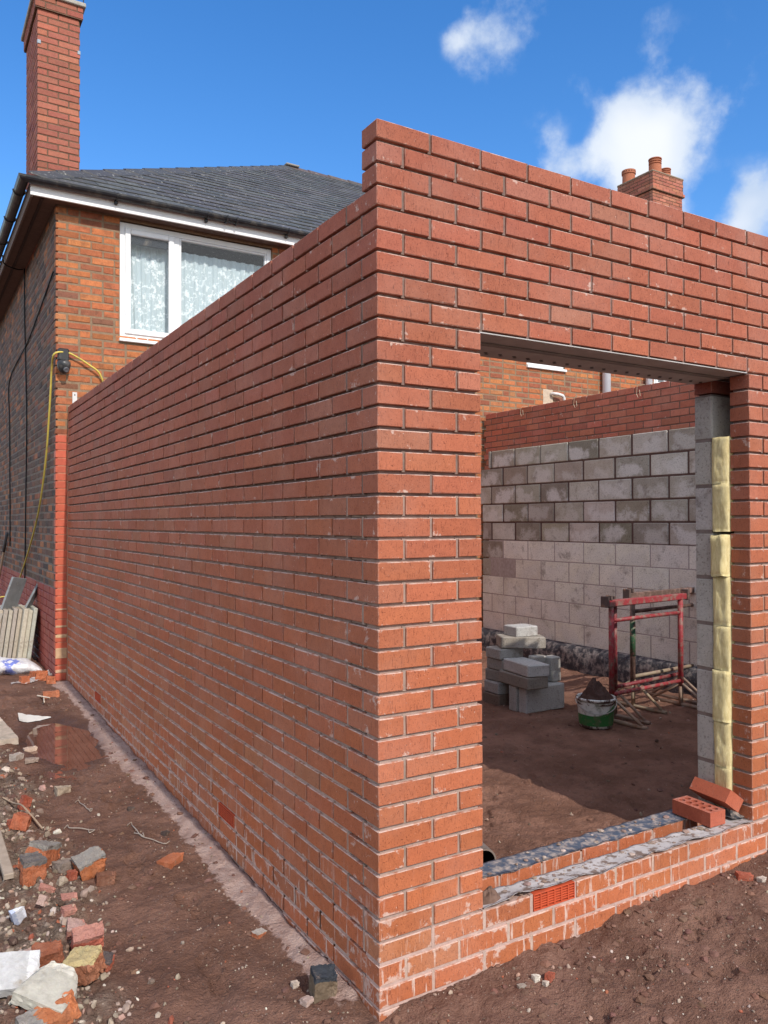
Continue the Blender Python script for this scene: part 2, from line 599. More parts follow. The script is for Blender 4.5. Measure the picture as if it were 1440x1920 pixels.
# ground
def ground_material():
    m, n = mat('building_site_soil')
    v = n.obj()
    at = n.new('ShaderNodeAttribute', attribute_name='Mask')
    sp = n.new('ShaderNodeSeparateColor')
    n.put(sp.inputs[0], at.outputs['Color'])
    rub, conc, wet = sp.outputs[0], sp.outputs[1], sp.outputs[2]
    room_lift = at.outputs['Alpha']
    a = n.noise(v, 2.3, 6, .62)
    b = n.noise(v, 19, 5, .65)
    f = n.noise(v, 95, 3, .65)
    c = n.mix(n.ramp(a, .35, .65), (.139, .070, .048), (.224, .120, .086))
    c = n.mix(n.ramp(b, .5, .72, 0, .55), c, (.095, .050, .039))
    c = n.mix(n.ramp(f, .55, .72, 0, .40), c, (.30, .19, .15))
    c = n.mix(room_lift, c, n.mix(1.0, c, (1.24, 1.22, 1.20), 'MULTIPLY'))  # room soil slightly paler, its colour lifted further in place of fill light
    gr = n.mix(n.ramp(b, .38, .62), (.115, .080, .060), (.27, .205, .16))
    gr = n.mix(n.ramp(f, .45, .62, 0, .7), gr, (.10, .068, .052))
    c = n.mix(n.math('MULTIPLY', rub, n.ramp(n.noise(v, 6, 5, .7), .36, .56)), c, gr)
    cc = n.mix(n.ramp(n.noise(v, 12, 5, .6), .35, .65), (.34, .225, .19), (.46, .33, .285))
    cc = n.mix(n.ramp(f, .56, .70, 0, .35), cc, (.25, .15, .12))
    edge = n.math('ADD', conc, n.math('MULTIPLY', n.math('SUBTRACT', n.noise(v, 11, 6, .75), .5), 1.5))
    c = n.mix(n.ramp(edge, .40, .60), c, cc)
    # pale grit
    vo = n.new('ShaderNodeTexVoronoi')
    n.put(vo.inputs['Vector'], v)
    vo.inputs['Scale'].default_value = 85
    rs = n.new('ShaderNodeSeparateColor')
    n.put(rs.inputs[0], vo.outputs['Color'])
    spk = n.math('MULTIPLY', n.ramp(vo.outputs['Distance'], .12, .26, 1, 0), n.ramp(rs.outputs[0], .86, .90))
    spk = n.math('MULTIPLY', spk, n.ramp(n.noise(v, 3.1, 3, .6), .40, .60, .05, .8))
    c = n.mix(spk, c, (.48, .40, .34))
    c = n.mix(n.math('MULTIPLY', wet, .8), c, n.mix(1.0, c, (.45, .40, .40), 'MULTIPLY'))
    h = n.math('ADD', n.math('MULTIPLY', b, 2.2), n.math('ADD', n.math('MULTIPLY', f, 1.0), n.math('MULTIPLY', n.noise(v, 300, 2, .7), .35)))
    n.out(c, n.math('SUBTRACT', .97, n.math('MULTIPLY', wet, .45)), n.bump(h, 1.0, .014), spec=.2)
    return m


M_GROUND = ground_material()

# ------------------------------------------------------------------ ground
def sst(a, b, x):
    t = np.clip((x - a) / (b - a), 0, 1)
    return t * t * (3 - 2 * t)


_rs = np.random.RandomState(5)
_LAT = _rs.rand(256, 256)


def vnoise(x, y):
    xi, yi = np.floor(x).astype(int), np.floor(y).astype(int)
    fx, fy = x - xi, y - yi
    fx, fy = fx * fx * (3 - 2 * fx), fy * fy * (3 - 2 * fy)
    g = lambda i, j: _LAT[i % 256, j % 256]
    return (g(xi, yi) * (1 - fx) * (1 - fy) + g(xi + 1, yi) * fx * (1 - fy) + g(xi, yi + 1) * (1 - fx) * fy + g(xi + 1, yi + 1) * fx * fy) - .5


def fbm(x, y, s, o=4):
    r, a = 0, 1.0
    for i in range(o):
        r = r + a * vnoise(x * s + 17.3 * i, y * s + 9.1 * i)
        s *= 2.1
        a *= .5
    return r


WATER_Z = 0.022
ROOM_Z = 0.0


def gbase(x, y):
    left = -.042 + .0205 * np.clip(y, -.5, 7)
    left = left + .035 * sst(.62, 1.0, -x) * sst(-.2, .6, y)
    front = -.022 + .024 * np.clip(x, 0, 3)
    front = front + .05 * sst(.55, 1.5, x) * sst(-.30, -.02, y) * .35
    room = np.zeros_like(x) + ROOM_Z
    wl = sst(.0, .09, x)
    wf = sst(.0, .09, y)
    inside = room * wf + front * (1 - wf)
    return left * (1 - wl) + inside * wl


def masks(x, y):
    isl = 1 - sst(-.02, .02, x)
    edge = -.60 + .10 * fbm(x, y, 1.7, 3) * 2 - .06 * sst(2.5, 4.5, y)
    rub = isl * sst(0, .22, edge - x) * sst(-1.5, -.6, y) * (1 - .6 * sst(4.6, 5.4, y))
    wid = (.105 + .03 * np.sin(y * 2.1 + .5)) * (.45 + .55 * sst(.3, 1.3, y)) + .05 * fbm(x * 0 + 3, y, 2.2, 3) + .03 * sst(5.2, 5.9, y)
    conc = isl * sst(-.09, .04, wid + x) * sst(.02, .20, y) * (1 - sst(5.85, 5.97, y))
    pud = ((x + .39) / .265) ** 2 + ((y - 3.95) / .74) ** 2
    wet = isl * (1 - sst(.6, 1.75, pud))
    return rub, conc, wet, pud


_pr = random.Random(12)
PRINTS = [(1.35, 1.15, 1.0), (1.62, 1.42, .8), (2.0, 1.5, 1.2), (2.3, 2.05, .9), (2.75, 2.0, .4), (1.2, 1.7, 1.3), (1.75, 2.2, 1.1), (2.6, 2.6, .7), (3.3, 1.6, .3), (2.2, .9, 1.6),
          (.95, -.30, .3), (1.35, -.22, .2), (1.25, -.48, -.2), (.55, -.42, .5), (1.75, -.35, .1),
          (-.38, .55, 1.5), (-.30, 1.05, 1.7), (-.42, 1.55, 1.4), (-.33, 2.45, 1.6), (-.45, 2.95, 1.8), (-.30, 5.2, 1.5)]


def gheight(x, y):
    z = gbase(x, y)
    rub, conc, wet, pud = masks(x, y)
    far = sst(9, 14, np.hypot(x, y - 2))
    amp = .010 + .020 * rub
    nz = fbm(x, y, 3.1, 3) * .022 + fbm(x + 40, y, 11, 5) * amp * 1.9
    patch = sst(-.10, .25, fbm(x + 5, y + 9, 1.9, 3)) * (1 - .55 * rub)
    bil = np.abs(fbm(x + 11, y + 3, 17, 3)) * .024 + np.abs(fbm(x + 31, y + 8, 38, 2)) * .011
    nz = nz + bil * (.25 + .75 * patch)
    nz = nz * (1 - .75 * wet) * (1 - .5 * conc)
    z = z + nz * (1 - far)
    z = z + conc * .018 * sst(-.16, 0, x)
    for (fx, fy, fa) in PRINTS:
        ca_, sa_ = math.cos(fa), math.sin(fa)
        u_ = (x - fx) * ca_ + (y - fy) * sa_
        w_ = -(x - fx) * sa_ + (y - fy) * ca_
        near = np.maximum(1 - ((u_ - .055) / .085) ** 2 - (w_ / .050) ** 2, 1 - ((u_ + .075) / .050) ** 2 - (w_ / .040) ** 2)
        z = z - .013 * sst(0, .35, near) * (1 + .25 * np.sin(u_ * 260)) + .006 * sst(-.45, 0, near) * (1 - sst(0, .2, near))
    isl = 1 - sst(-.02, .02, x)
    z = z - isl * .052 * (1 - sst(.25, 1.15, pud + .5 * fbm(x + 7, y, 3.0, 3)))
    return z


def axis(lo, hi, st, ext):
    a = list(np.arange(lo, hi + 1e-6, st))
    s, p, q = st, a[-1], a[0]
    up, dn = [], []
    while p < ext:
        s *= 1.35
        p += s
        up.append(p)
    s = st
    while q > -ext:
        s *= 1.35
        q -= s
        dn.append(q)
    return np.array(dn[::-1] + a + up)


def axis2(lo, mid, hi, f0, f1, ext):
    a = list(np.arange(lo, mid, f0)) + list(np.arange(mid, hi, f1))
    b = axis(0, f1 * 1.01, f1, ext - hi)
    up = [hi + q for q in b if q > 0]
    dn = [lo - q for q in axis(0, f0 * 1.01, f0, ext + lo) if q > 0]
    return np.array(dn[::-1] + a + up)


xs, ys = axis2(-1.25, 2.4, 5.3, .011, .028, 700), axis2(-.8, 2.6, 7.2, .011, .026, 700)
X, Y = np.meshgrid(xs, ys)
Z = gheight(X, Y)
nx, ny = len(xs), len(ys)
P = np.stack([X, Y, Z], -1).reshape(-1, 3)
ii = (np.arange(ny - 1)[:, None] * nx + np.arange(nx - 1)[None, :]).ravel()
Q = np.stack([ii, ii + 1, ii + nx + 1, ii + nx], 1)
me = bpy.data.meshes.new('ground')
me.vertices.add(len(P))
me.vertices.foreach_set('co', P.ravel())
me.loops.add(Q.size)
me.loops.foreach_set('vertex_index', Q.ravel())
me.polygons.add(len(Q))
me.polygons.foreach_set('loop_start', np.arange(0, Q.size, 4))
me.polygons.foreach_set('loop_total', np.full(len(Q), 4))
me.update(calc_edges=True)
me.polygons.foreach_set('use_smooth', np.ones(len(Q), bool))
rb, cn, wt, _ = masks(X, Y)
ca = me.color_attributes.new('Mask', 'FLOAT_COLOR', 'POINT')
ca.data.foreach_set('color', np.stack([rb, cn, wt, sst(.05, .15, X) * sst(.05, .15, Y) * (1 - sst(4.9, 5.0, X)) * (1 - sst(5.9, 6.0, Y))], -1).astype(np.float32).ravel())
me.materials.append(M_GROUND)
go = bpy.data.objects.new('ground', me)
COL.objects.link(go)
tag(go, 'brown trodden soil of the building site with pale mortar spill', 'ground', kind='structure')


def gz(x, y):
    return float(gheight(np.array([x], float), np.array([y], float))[0])


def gat(u, v):
    d = ray(u, v)
    z = 0.0
    for _ in range(12):
        p = CAM + (z - CAM[2]) / d[2] * d
        z = gz(p[0], p[1])
    return np.array([p[0], p[1], z])


# puddle
mb = MB()
K = 40
ring = []
for k in range(K):
    a = 2 * math.pi * k / K
    ring.append((-.40 + .40 * math.cos(a), 3.95 + 1.05 * math.sin(a), WATER_Z))
mb.add(ring, [tuple(range(K))], (1, 1, 1, 0))
pud = mb.build('puddle', M_WATER, loc=(0, 0, 0))
tag(pud, 'muddy brown puddle reflecting the house corner', 'puddle', kind='structure')

# ------------------------------------------------------------------ new brickwork
XU, YU, ZU = (1, 0, 0), (0, 1, 0), (0, 0, 1)
FR_FRONT = ((0, 0, 0), (XU, (0, -1, 0), ZU))       # u = +X, outward normal -Y
FR_SIDE = ((0, 0, 0), (YU, (-1, 0, 0), ZU))        # u = +Y, outward normal -X


def newcol(k, r=RNG):
    t = min(max((k - 2) / 34.0, 0), 1)
    c = np.array((.445, .136, .056)) * (1 - t) + np.array((.365, .114, .068)) * t
    c = jit(tuple(c), .09, r)
    q = r.random()
    if q < .06: c = tuple(np.array(c) * .90)
    if q > .93: c = tuple(np.array(c) * np.array((1.0, 1.18, 1.3)))
    return c


_JR = np.random.RandomState(21)


def lay(mb, fr, u0, u1, z0, z1, col, depth=.1025, dust=(.85, .85, .03), ch=.0020, r=RNG, off=.0012):
    j = r.uniform(-off, off)
    dz = r.uniform(-.0008, .0008)
    mb.cbox((u0 + r.uniform(0, .0016), -depth, z0 + dz), (u1 - r.uniform(0, .0016), j, z1 + dz), ch * r.uniform(.7, 1.5), col, fr, dust)
    mb.v[-1] = mb.v[-1] + _JR.uniform(-.0007, .0007, (24, 3))


JO, CO, BH = .010, .075, .0632
OPEN = (.44, 2.025, .225, 2.325)


def strfirst(k):
    return (k % 2 == 0) if k <= 2 else (k % 2 == 1)


def perp(mb, fr, uc, z0, rec, col, w=JO, thick=.085):
    mb.add(*_bx(fr, uc - w / 2 - .002, uc + w / 2 + .002, rec, thick, z0 - .004, z0 + BH + .004), col=col)


def _bx(fr, u0, u1, d0, d1, z0, z1):
    P = np.array([(uu, -dd, zz) for zz in (z0, z1) for dd in (d0, d1) for uu in (u0, u1)])
    P = P @ np.array(fr[1], float) + np.array(fr[0], float)
    return P, [(0, 1, 3, 2), (4, 6, 7, 5), (0, 4, 5, 1), (2, 3, 7, 6), (0, 2, 6, 4), (1, 5, 7, 3)]


MC_LOW, MC_MID, MC_TOP = (.50, .365, .305), (.37, .27, .225), (.24, .17, .145)  # lowest mortar is paler; joint shade is put into the darker upper tones


def mcol(k, r=RNG):
    a = MC_LOW if k < 3 else (MC_MID if k < 23 else MC_TOP)
    return jit(a, .08, r) + (0,)


front = thing('brick_wall', 'sunlit red brick front wall with a wide door opening under a steel lintel', 'brick wall', (1.2, .05, 0))
bw, mo = MB(), MB()
AIR_F = (.680, .892, .148, .224)
XEND = 5.26


def fronttop(x):
    # racked-back end beyond the picture: steps down towards the right
    if x < 3.35: return 40
    return int(max(25, 40 - math.floor((x - 3.35) / .1125 * 1.0) * 3))


holes = [OPEN, AIR_F]
for k in range(-1, 40):
    z0 = k * CO
    zc = z0 + BH / 2
    edges = [0.0]
    x = 0.0
    if not strfirst(k):
        x = .1025 + JO
        iv = [(0, .1025)]
    else:
        iv = []
    while x < XEND:
        iv.append((x, min(x + .215, XEND)))
        x += .225
    for i, (a, b) in enumerate(iv):
        if k >= fronttop((a + b) / 2) and a > 3:
            continue
        for (c0, c1) in cut((a, b), holes, zc):
            dep = .1025
            if i == 0 and not strfirst(k):
                dep = .215 if k < 37 else .1025
            lay(bw, FR_FRONT, c0, c1, z0, z0 + BH, newcol(k), dep)
        pc = b + JO / 2
        if b < XEND - .02 and k < fronttop(b) and not any(h[0] - .01 < pc < h[1] + .01 and h[2] < zc < h[3] for h in holes):
            perp(mo, FR_FRONT, pc, z0, .0075 if k > 2 else .002, mcol(k), thick=.09)
front_brick = bw.build('brickwork', M_BRICK, front)
REC = .016
# bed mortar: one recessed core per band, upper colours darkened to stand for joint shade
for (k0, k1) in ((0, 3), (3, 14), (14, 23), (23, 31)):
    z0, z1 = k0 * CO - .01, k1 * CO - (.012 if k1 == 31 else .01)
    hs_ = [(OPEN[0] - REC, OPEN[1] + REC, OPEN[2] - .012, 9), (AIR_F[0] - .001, AIR_F[1] + .001, AIR_F[2], AIR_F[3])]
    rr = {0: .004, 3: .010, 14: .013, 23: .016}[k0]
    slab(mo, FR_FRONT[0], XU, (0, -1, 0), rr, 3.3, z0, z1, rr, .094, hs_, mcol(k0))
slab(mo, FR_FRONT[0], XU, (0, -1, 0), 3.3, XEND - .01, -.08, 24 * CO, REC, .094, [], mcol(5))
slab(mo, FR_FRONT[0], XU, (0, -1, 0), REC, 3.3, 31 * CO - .008, 39.5 * CO, REC, .094, [], mcol(30))
for i in range(4):
    slab(mo, FR_FRONT[0], XU, (0, -1, 0), 3.3 + i * .12, 3.3 + (i + 1) * .12, 24 * CO, (38 - 3.4 * (i + 1)) * CO, REC, .094, [], mcol(30))
for k in range(0, 37):     # bed mortar behind the long corner bricks
    if not strfirst(k):
        mo.box((REC, .095, k * CO - .009), (.094, .21, k * CO + .001), mcol(k))
    else:
        mo.box((REC, .095, k * CO - .009), (.094, .21, k * CO + .001), mcol(k))
for k in range(37, 40):
    mo.box((REC, .09, k * CO - .011), (.094, .097, k * CO + .001), mcol(k))
mo.build('mortar', M_MORT, front_brick)


def air_brick(fr, u0, u1, z0, z1, parent):
    mb = MB()
    red, dark = (.52, .085, .035), (.035, .006, .005)
    mb.add(*_bx(fr, u0, u1, .055, .06, z0, z1), col=dark + (0,))
    t = .004
    mb.cbox((u0, -.06, z0), (u0 + t, .001, z1), .001, red, fr)
    mb.cbox((u1 - t, -.06, z0), (u1, .001, z1), .001, red, fr)
    mb.cbox((u0 + t, -.06, z0), (u1 - t, .001, z0 + t), .001, red, fr)
    mb.cbox((u0 + t, -.06, z1 - t), (u1 - t, .001, z1), .001, red, fr)
    nr, ncol = 6, 6
    fl_ = 1 if fr is FR_FRONT else 0
    for i in range(1, nr):
        zc = z0 + t + (z1 - z0 - 2 * t) * i / nr
        mb.cbox((u0 + t, -.02 if fl_ else -.005, zc - .0021), (u1 - t, .0, zc + .0021), .0008, red, fr)
    for i in range(1, ncol):
        uc = u0 + (u1 - u0) * i / ncol
        mb.cbox((uc - .001 - .002 * fl_, -.045 if fl_ else -.005, z0 + t), (uc + .001 + .002 * fl_, .002 * fl_, z1 - t), .0006, red, fr)
    return mb.build('air_brick', M_TERRA, parent)


air_brick(FR_FRONT, AIR_F[0], AIR_F[1], AIR_F[2] + .003, AIR_F[3] - .010, front)

# steel lintel over the opening
mb = MB()
g = (.50, .48, .47)
mb.cbox((.4405, .007, 2.3155), (2.0245, .150, 2.3205), .001, g)
mb.cbox((.4405, .1515, 2.3075), (2.0245, .305, 2.3205), .003, g)
mb.cbox((.4405, .118, 2.309), (2.0245, .150, 2.315), .002, (.25, .235, .23))
for i in range(21):
    xx = .50 + i * .0745
    for (dx, dy) in ((0, .235), (.018, .252)):
        mb.lathe([(0, -.0008), (.0085, -.0008), (.0085, .0)], (xx + dx, dy, 2.3073), 10, (.012, .011, .011, 0))
lin = mb.build('lintel', M_STEEL, front)
# loose inner leaf above the lintel and beside the opening
ib, im = MB(), MB()


def blockcol(kind, r=RNG):
    if kind == 'old':
        c = r.choice([(.36, .32, .26), (.45, .41, .35), (.30, .265, .215), (.51, .47, .41), (.40, .365, .31)])
        return jit(c, .10, r), r.uniform(.35, 1.0)
    if kind == 'pale':
        return jit((.75, .71, .63), .05, r), .5
    return jit((.50, .46, .42), .07, r), .2


def blockwall(mb, mm, fr, u0, u1, z0, z1, kindf, depth=.10, mort=(.20, .14, .125, 0), stag=0, rec=.004, skip=None):
    k = 0
    z = z0
    while z < z1 - .05:
        h = min(.215, z1 - z)
        u = u0 - (.225 if (k + stag) % 2 else 0)
        while u < u1 - .02:
            a, b = max(u, u0), min(u + .44, u1)
            if b - a > .03 and not (skip and skip(k, a, b)):
                c, al = blockcol(kindf(k))
                j = RNG.uniform(-.002, .002)
                mb.cbox((a + RNG.uniform(0, .003), -depth, z + RNG.uniform(-.001, .001)), (b - RNG.uniform(0, .003), j, z + h), .006, c, fr, (al, al, al))
                # paint the whole block with its own bloom factor
                for q in range(len(TF)):
                    cc = mb.c[-1 - q]
                    mb.c[-1 - q] = (cc[0], cc[1], cc[2], al)
            u += .45
        z += .225
        k += 1
    slab(mm, fr[0], fr[1][0], fr[1][1], u0 + rec, u1 - rec, z0, z1 - .004, rec, depth - .004, [], mort)


FR_INN = ((0, .2025, 0), (XU, (0, -1, 0), ZU))
blockwall(ib, im, FR_INN, 2.025, 3.40, .225, 2.25, lambda k: 'new', mort=(.24, .19, .17, 0))
blockwall(ib, im, FR_INN, .30, .44, .225, 2.25, lambda k: 'new', mort=(.24, .19, .17, 0))
blockwall(ib, im, FR_INN, .30, 3.2, 2.33, 2.98, lambda k: 'new', mort=(.24, .19, .17, 0))
inner = ib.build('inner_blockwork', M_BLOCK, front)
im.build('mortar', M_MORT, inner)
pb_ = MB()
for (a, b) in ((2.026, 2.235), (2.245, 2.46)):
    lay(pb_, FR_INN, a, b, 2.2535, 2.3165, jit((.27, .075, .05), .1), .10)
pb_.build('padstone', M_BRICK, front)
# inner sill course
ib, im = MB(), MB()
FR_SILL = ((0, .2025, 0), (XU, (0, -1, 0), ZU))
for k in (-1, 0, 1, 2):
    x = .35 if k % 2 else .4625
    while x < 2.6:
        a, b = max(x, .36), min(x + .215, 2.55)
        if k == 2: b = min(b, 2.02)
        if b - a > .04:
            lay(ib, FR_SILL, a, b, k * CO, k * CO + BH, newcol(4), .1025)
        x += .225
slab(im, FR_SILL[0], XU, (0, -1, 0), .37, 2.015, -.08, 2 * CO + .055, .004, .095, [], MC_LOW + (0,))
isb = ib.build('inner_sill_course', M_BRICK, front)
im.build('mortar', M_MORT, isb)
# cavity fill at sill level (lean mix)
mb = MB()
mb.box((.3, .1035, -.06), (2.6, .2015, .10), (.17, .12, .10, 0))
mb.build('cavity_fill', M_SOIL, front)

# ------------------------------------------------------------------ long side wall
side = thing('brick_wall', 'long new red brick side wall in shade running back to the house', 'brick wall', (.05, 3.0, 0))
bw, mo = MB(), MB()
LEND = 5.942
airs = [(1.362, 1.580, .148, .224), (4.425, 4.640, .148, .224)]
for k in range(-1, 37):
    z0 = k * CO
    zc = z0 + BH / 2
    y = .1125 if strfirst(k) else .225
    perp(mo, FR_SIDE, y - JO / 2, z0, .0035, mcol(max(k, 2)))
    while y < LEND:
        a, b = y, min(y + .215, LEND)
        for (c0, c1) in cut((a, b), airs, zc):
            if c1 - c0 > .02:
                lay(bw, FR_SIDE, c0, c1, z0, z0 + BH, newcol(k), .1025, dust=(.85, .9, .1), ch=.0024)
        pc = b + JO / 2
        if b < LEND - .02 and not any(h[0] - .01 < pc < h[1] + .01 and h[2] < zc < h[3] for h in airs):
            perp(mo, FR_SIDE, pc, z0, .0060, jit((.37, .25, .205) if k < 18 else (.30, .19, .155), .12) + (0,))
        y += .225
sb = bw.build('brickwork', M_BRICK, side)
for (k0, k1) in ((0, 3), (3, 10), (10, 17), (17, 24), (24, 37)):
    z0, z1 = k0 * CO - .01, k1 * CO - (.022 if k1 == 37 else .010)
    rr = {0: .006, 3: .009, 10: .011, 17: .014, 24: .018}[k0]
    slab(mo, FR_SIDE[0], YU, (-1, 0, 0), .212, LEND - .001, z0, z1, rr, .094, airs if k0 < 3 else [], jit({0: MC_LOW, 3: (.46, .335, .28), 10: (.38, .27, .225), 17: (.29, .20, .17), 24: (.20, .135, .115)}[k0], .05) + (0,))  # recess shade put into the mortar colour, darker band by band upwards
mo.box((.001, LEND + .0005, .0), (.10, 5.9685, 36.9 * CO), (.50, .36, .26, 0))
mo.build('mortar', M_MORT, sb)
for h in airs:
    air_brick(FR_SIDE, h[0], h[1], h[2] + .003, h[3] - .010, side)

# ------------------------------------------------------------------ far wall of the room (block inner leaf, brick outer leaf)
far = thing('block_wall', 'weathered grey concrete block wall topped by red brick at the far side of the room', 'block wall', (5.1, 3.0, 0))
FR_R = ((5.15, 0, .032), (YU, (-1, 0, 0), ZU))
bw, mo = MB(), MB()
for k in range(28, 40):
    z0 = k * CO
    y = .05 if k % 2 else .05 - .1125
    while y < 5.93:
        a, b = max(y, .05), min(y + .215, 5.93 - (.03 if k % 2 else 0))
        if b - a > .03:
            lay(bw, FR_R, a, b, z0, z0 + BH, jit((.45, .145, .092), .16), .1025, dust=(.3, .5, .2), off=.003)
        y += .225
slab(mo, FR_R[0], YU, (-1, 0, 0), .06, 5.90, -.1, 40 * CO - .02, .004, .094, [], (.20, .11, .085, 0))
fb = bw.build('brickwork', M_BRICK, far)
mo.build('mortar', M_MORT, fb)
FR_B = ((4.95, 0, 0), (YU, (-1, 0, 0), ZU))
ib, im = MB(), MB()
rowkind = lambda k: 'old' if k >= 5 else 'pale'


def skp(k, a, b):
    return (k == 9 and b > 5.62) or (k == 8 and b > 5.80)


k = 0
for k in range(10):
    z0 = .268 + k * .225
    kind = rowkind(k)
    off = .18 if k % 2 else .405
    u = .32 - off
    while u < 5.80:
        a, b = max(u, .32), min(u + .44, 5.60 if k == 9 else (5.78 if k >= 7 else 5.72))
        if b - a > .04:
            kk = kind
            if k in (3, 4) and b > 5.45: kk = 'old'
            c, al = blockcol(kk)
            j = RNG.uniform(-.004, .004) if kk == 'old' else RNG.uniform(-.001, .001)
            g_ = .009 if kk == 'old' else .001
            ib.cbox((a + g_ * RNG.random(), -.10, z0), (b - g_ * RNG.random(), j, z0 + (.209 if kk == 'old' else .217)), .007 if kk == 'old' else .003, c, FR_B, (al, al, al))
            for q in range(len(TF)):
                cc = ib.c[-1 - q]
                ib.c[-1 - q] = (cc[0], cc[1], cc[2], al)
        u += .45
slab(im, FR_B[0], YU, (-1, 0, 0), .33, 5.59, .26, .268 + 5 * .225 - .004, .0015, .095, [], (.42, .36, .34, 0))
slab(im, FR_B[0], YU, (-1, 0, 0), .33, 5.57, .268 + 5 * .225 - .004, .268 + 10 * .225 - .014, .007, .095, [], (.12, .075, .065, 0))
ibo = ib.build('blockwork', M_BLOCK, far)
im.build('mortar', M_MORT, ibo)
# tarred footing at its base
mb = MB()
nY, prof = 120, [(4.955, .268), (4.90, .262), (4.868, .235), (4.850, .16), (4.845, .06), (4.86, -.06)]
V, Fc = [], []
for i in range(nY + 1):
    yy = .32 + (5.92 - .32) * i / nY
    for j, (xx, zz) in enumerate(prof):
        d_ = .030 * mnoise.noise((yy * 3.5, j * .9, 1.0)) + .02 * mnoise.noise((yy * 11, j * 1.7, 4.0))
        V.append((xx + (d_ if 0 < j else 0), yy, zz + (.02 * mnoise.noise((yy * 5, j, 9.0)) if 0 < j < 5 else 0)))
for i in range(nY):
    for j in range(len(prof) - 1):
        a = i * len(prof) + j
        Fc.append((a, a + 1, a + len(prof) + 1, a + len(prof)))
mb.add(V, Fc, (.045, .045, .055, 0))
mb.build('footing', M_TAR, far, smooth=True)
# wire ties hanging off the top of the brick leaf
for (u, v) in ((978, 772), (1078, 755), (1196, 735)):
    p = on(u, v, 0, 5.13)
    mb = MB()
    mb.tube([(5.20, p[1] - .03, 3.035), (5.13, p[1] - .02, 3.037), (5.12, p[1], 3.02), (5.122, p[1] + .012, p[2] - .02), (5.12, p[1] - .01, p[2] - .06), (5.125, p[1] - .035, p[2] - .045), (5.13, p[1] - .02, p[2] + .02)], .0028, 6, (.50, .42, .30, 0))
    mb.build('wall_tie', M_WIRE, far)
# ties sticking out of the toothed end
for z in (2.99, 2.83, 2.62, 2.45):
    mb = MB()
    mb.tube([(5.17, 5.90, z), (5.12, 5.94, z), (5.06, 5.93, z + .006), (5.05, 5.90, z)], .003, 6, (.45, .36, .25, 0))
    mb.build('wall_tie', M_WIRE, far)

# ------------------------------------------------------------------ the existing house
Y0 = 5.97
HX0, HX1, HY1 = -.11, 18.0, 15.4
house = thing('brick_house', 'old orange brick house with slate hipped roof, tall chimney and white window', 'house', (4, 9, 0))
FR_HF = ((HX0, Y0, .012), (XU, (0, -1, 0), ZU))
FR_HS = ((HX0, Y0, .012), (YU, (-1, 0, 0), ZU))
WIN = (.50 - HX0, 2.17 - HX0, 3.50, 4.70)
WIN2 = (5.93 - HX0, 6.64 - HX0, 3.765, 4.70)
WIN3 = (8.50 - HX0, 9.35 - HX0, 3.66, 4.70)
hh = [WIN, WIN2, WIN3]
PAL_F = [((.50, .175, .068), 6), ((.44, .140, .062), 6), ((.34, .112, .060), 3), ((.54, .215, .090), 2.5), ((.26, .110, .066), 1.3), ((.46, .155, .064), 5)]
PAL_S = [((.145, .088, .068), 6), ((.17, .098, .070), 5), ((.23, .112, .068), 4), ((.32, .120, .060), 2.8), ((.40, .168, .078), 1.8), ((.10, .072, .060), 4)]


def pick(pal, r=RNG):
    t = r.uniform(0, sum(w for _, w in pal))
    for c, w in pal:
        t -= w
        if t <= 0:
            return jit(c, .16, r)
    return pal[0][0]


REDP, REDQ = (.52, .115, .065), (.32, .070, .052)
bw, bp, mo = MB(), MB(), MB()
XB = 11.5
for k in range(0, 63):
    z0 = k * CO
    if z0 + .012 < 2.2: xmax = 5.3
    else: xmax = XB
    u = 0 if k % 2 else -.1125
    first = True
    while u < xmax:
        L_ = .215 if RNG.random() > .12 else .1025
        a, b = max(u, 0), min(u + L_, xmax)
        u += L_ + JO
        if b - a < .03: continue
        painted = z0 < 2.47 and b < .30
        for (c0, c1) in cut((a, b), hh, z0 + BH / 2):
            g1 = RNG.uniform(-.002, .003)
            if painted:
                lay(bp, FR_HF, c0, c1 - .001, z0 - .002, z0 + BH + .003, jit(REDP, .08), .10, dust=(.1, .1, .1), ch=.004, off=.002)
            else:
                lay(bw, FR_HF, c0 - g1, c1 - RNG.uniform(0, .004), z0 + RNG.uniform(-.002, .002), z0 + BH + RNG.uniform(-.002, .002), pick(PAL_F), .10, dust=(.25, .2, .2), ch=.006, off=.0025)
hf = bw.build('front_brickwork', M_OLD, house)
bp.build('painted_quoin', M_PAINT, house)
slab(mo, FR_HF[0], XU, (0, -1, 0), .02, XB - .02, 2.48, 4.75, .0035, .30, hh, (.27, .19, .125, 0))
slab(mo, FR_HF[0], XU, (0, -1, 0), .02, .30, -.3, 2.48, .0035, .30, [], (.47, .20, .13, 0))
slab(mo, FR_HF[0], XU, (0, -1, 0), .30, XB - .02, -.3, 2.48, .0035, .30, [], (.27, .19, .125, 0))
slab(mo, FR_HF[0], XU, (0, -1, 0), XB - .02, HX1 - HX0, -.3, 4.75, .001, .30, [], (.38, .16, .08, 0))
mo.build('mortar', M_MORT, hf)
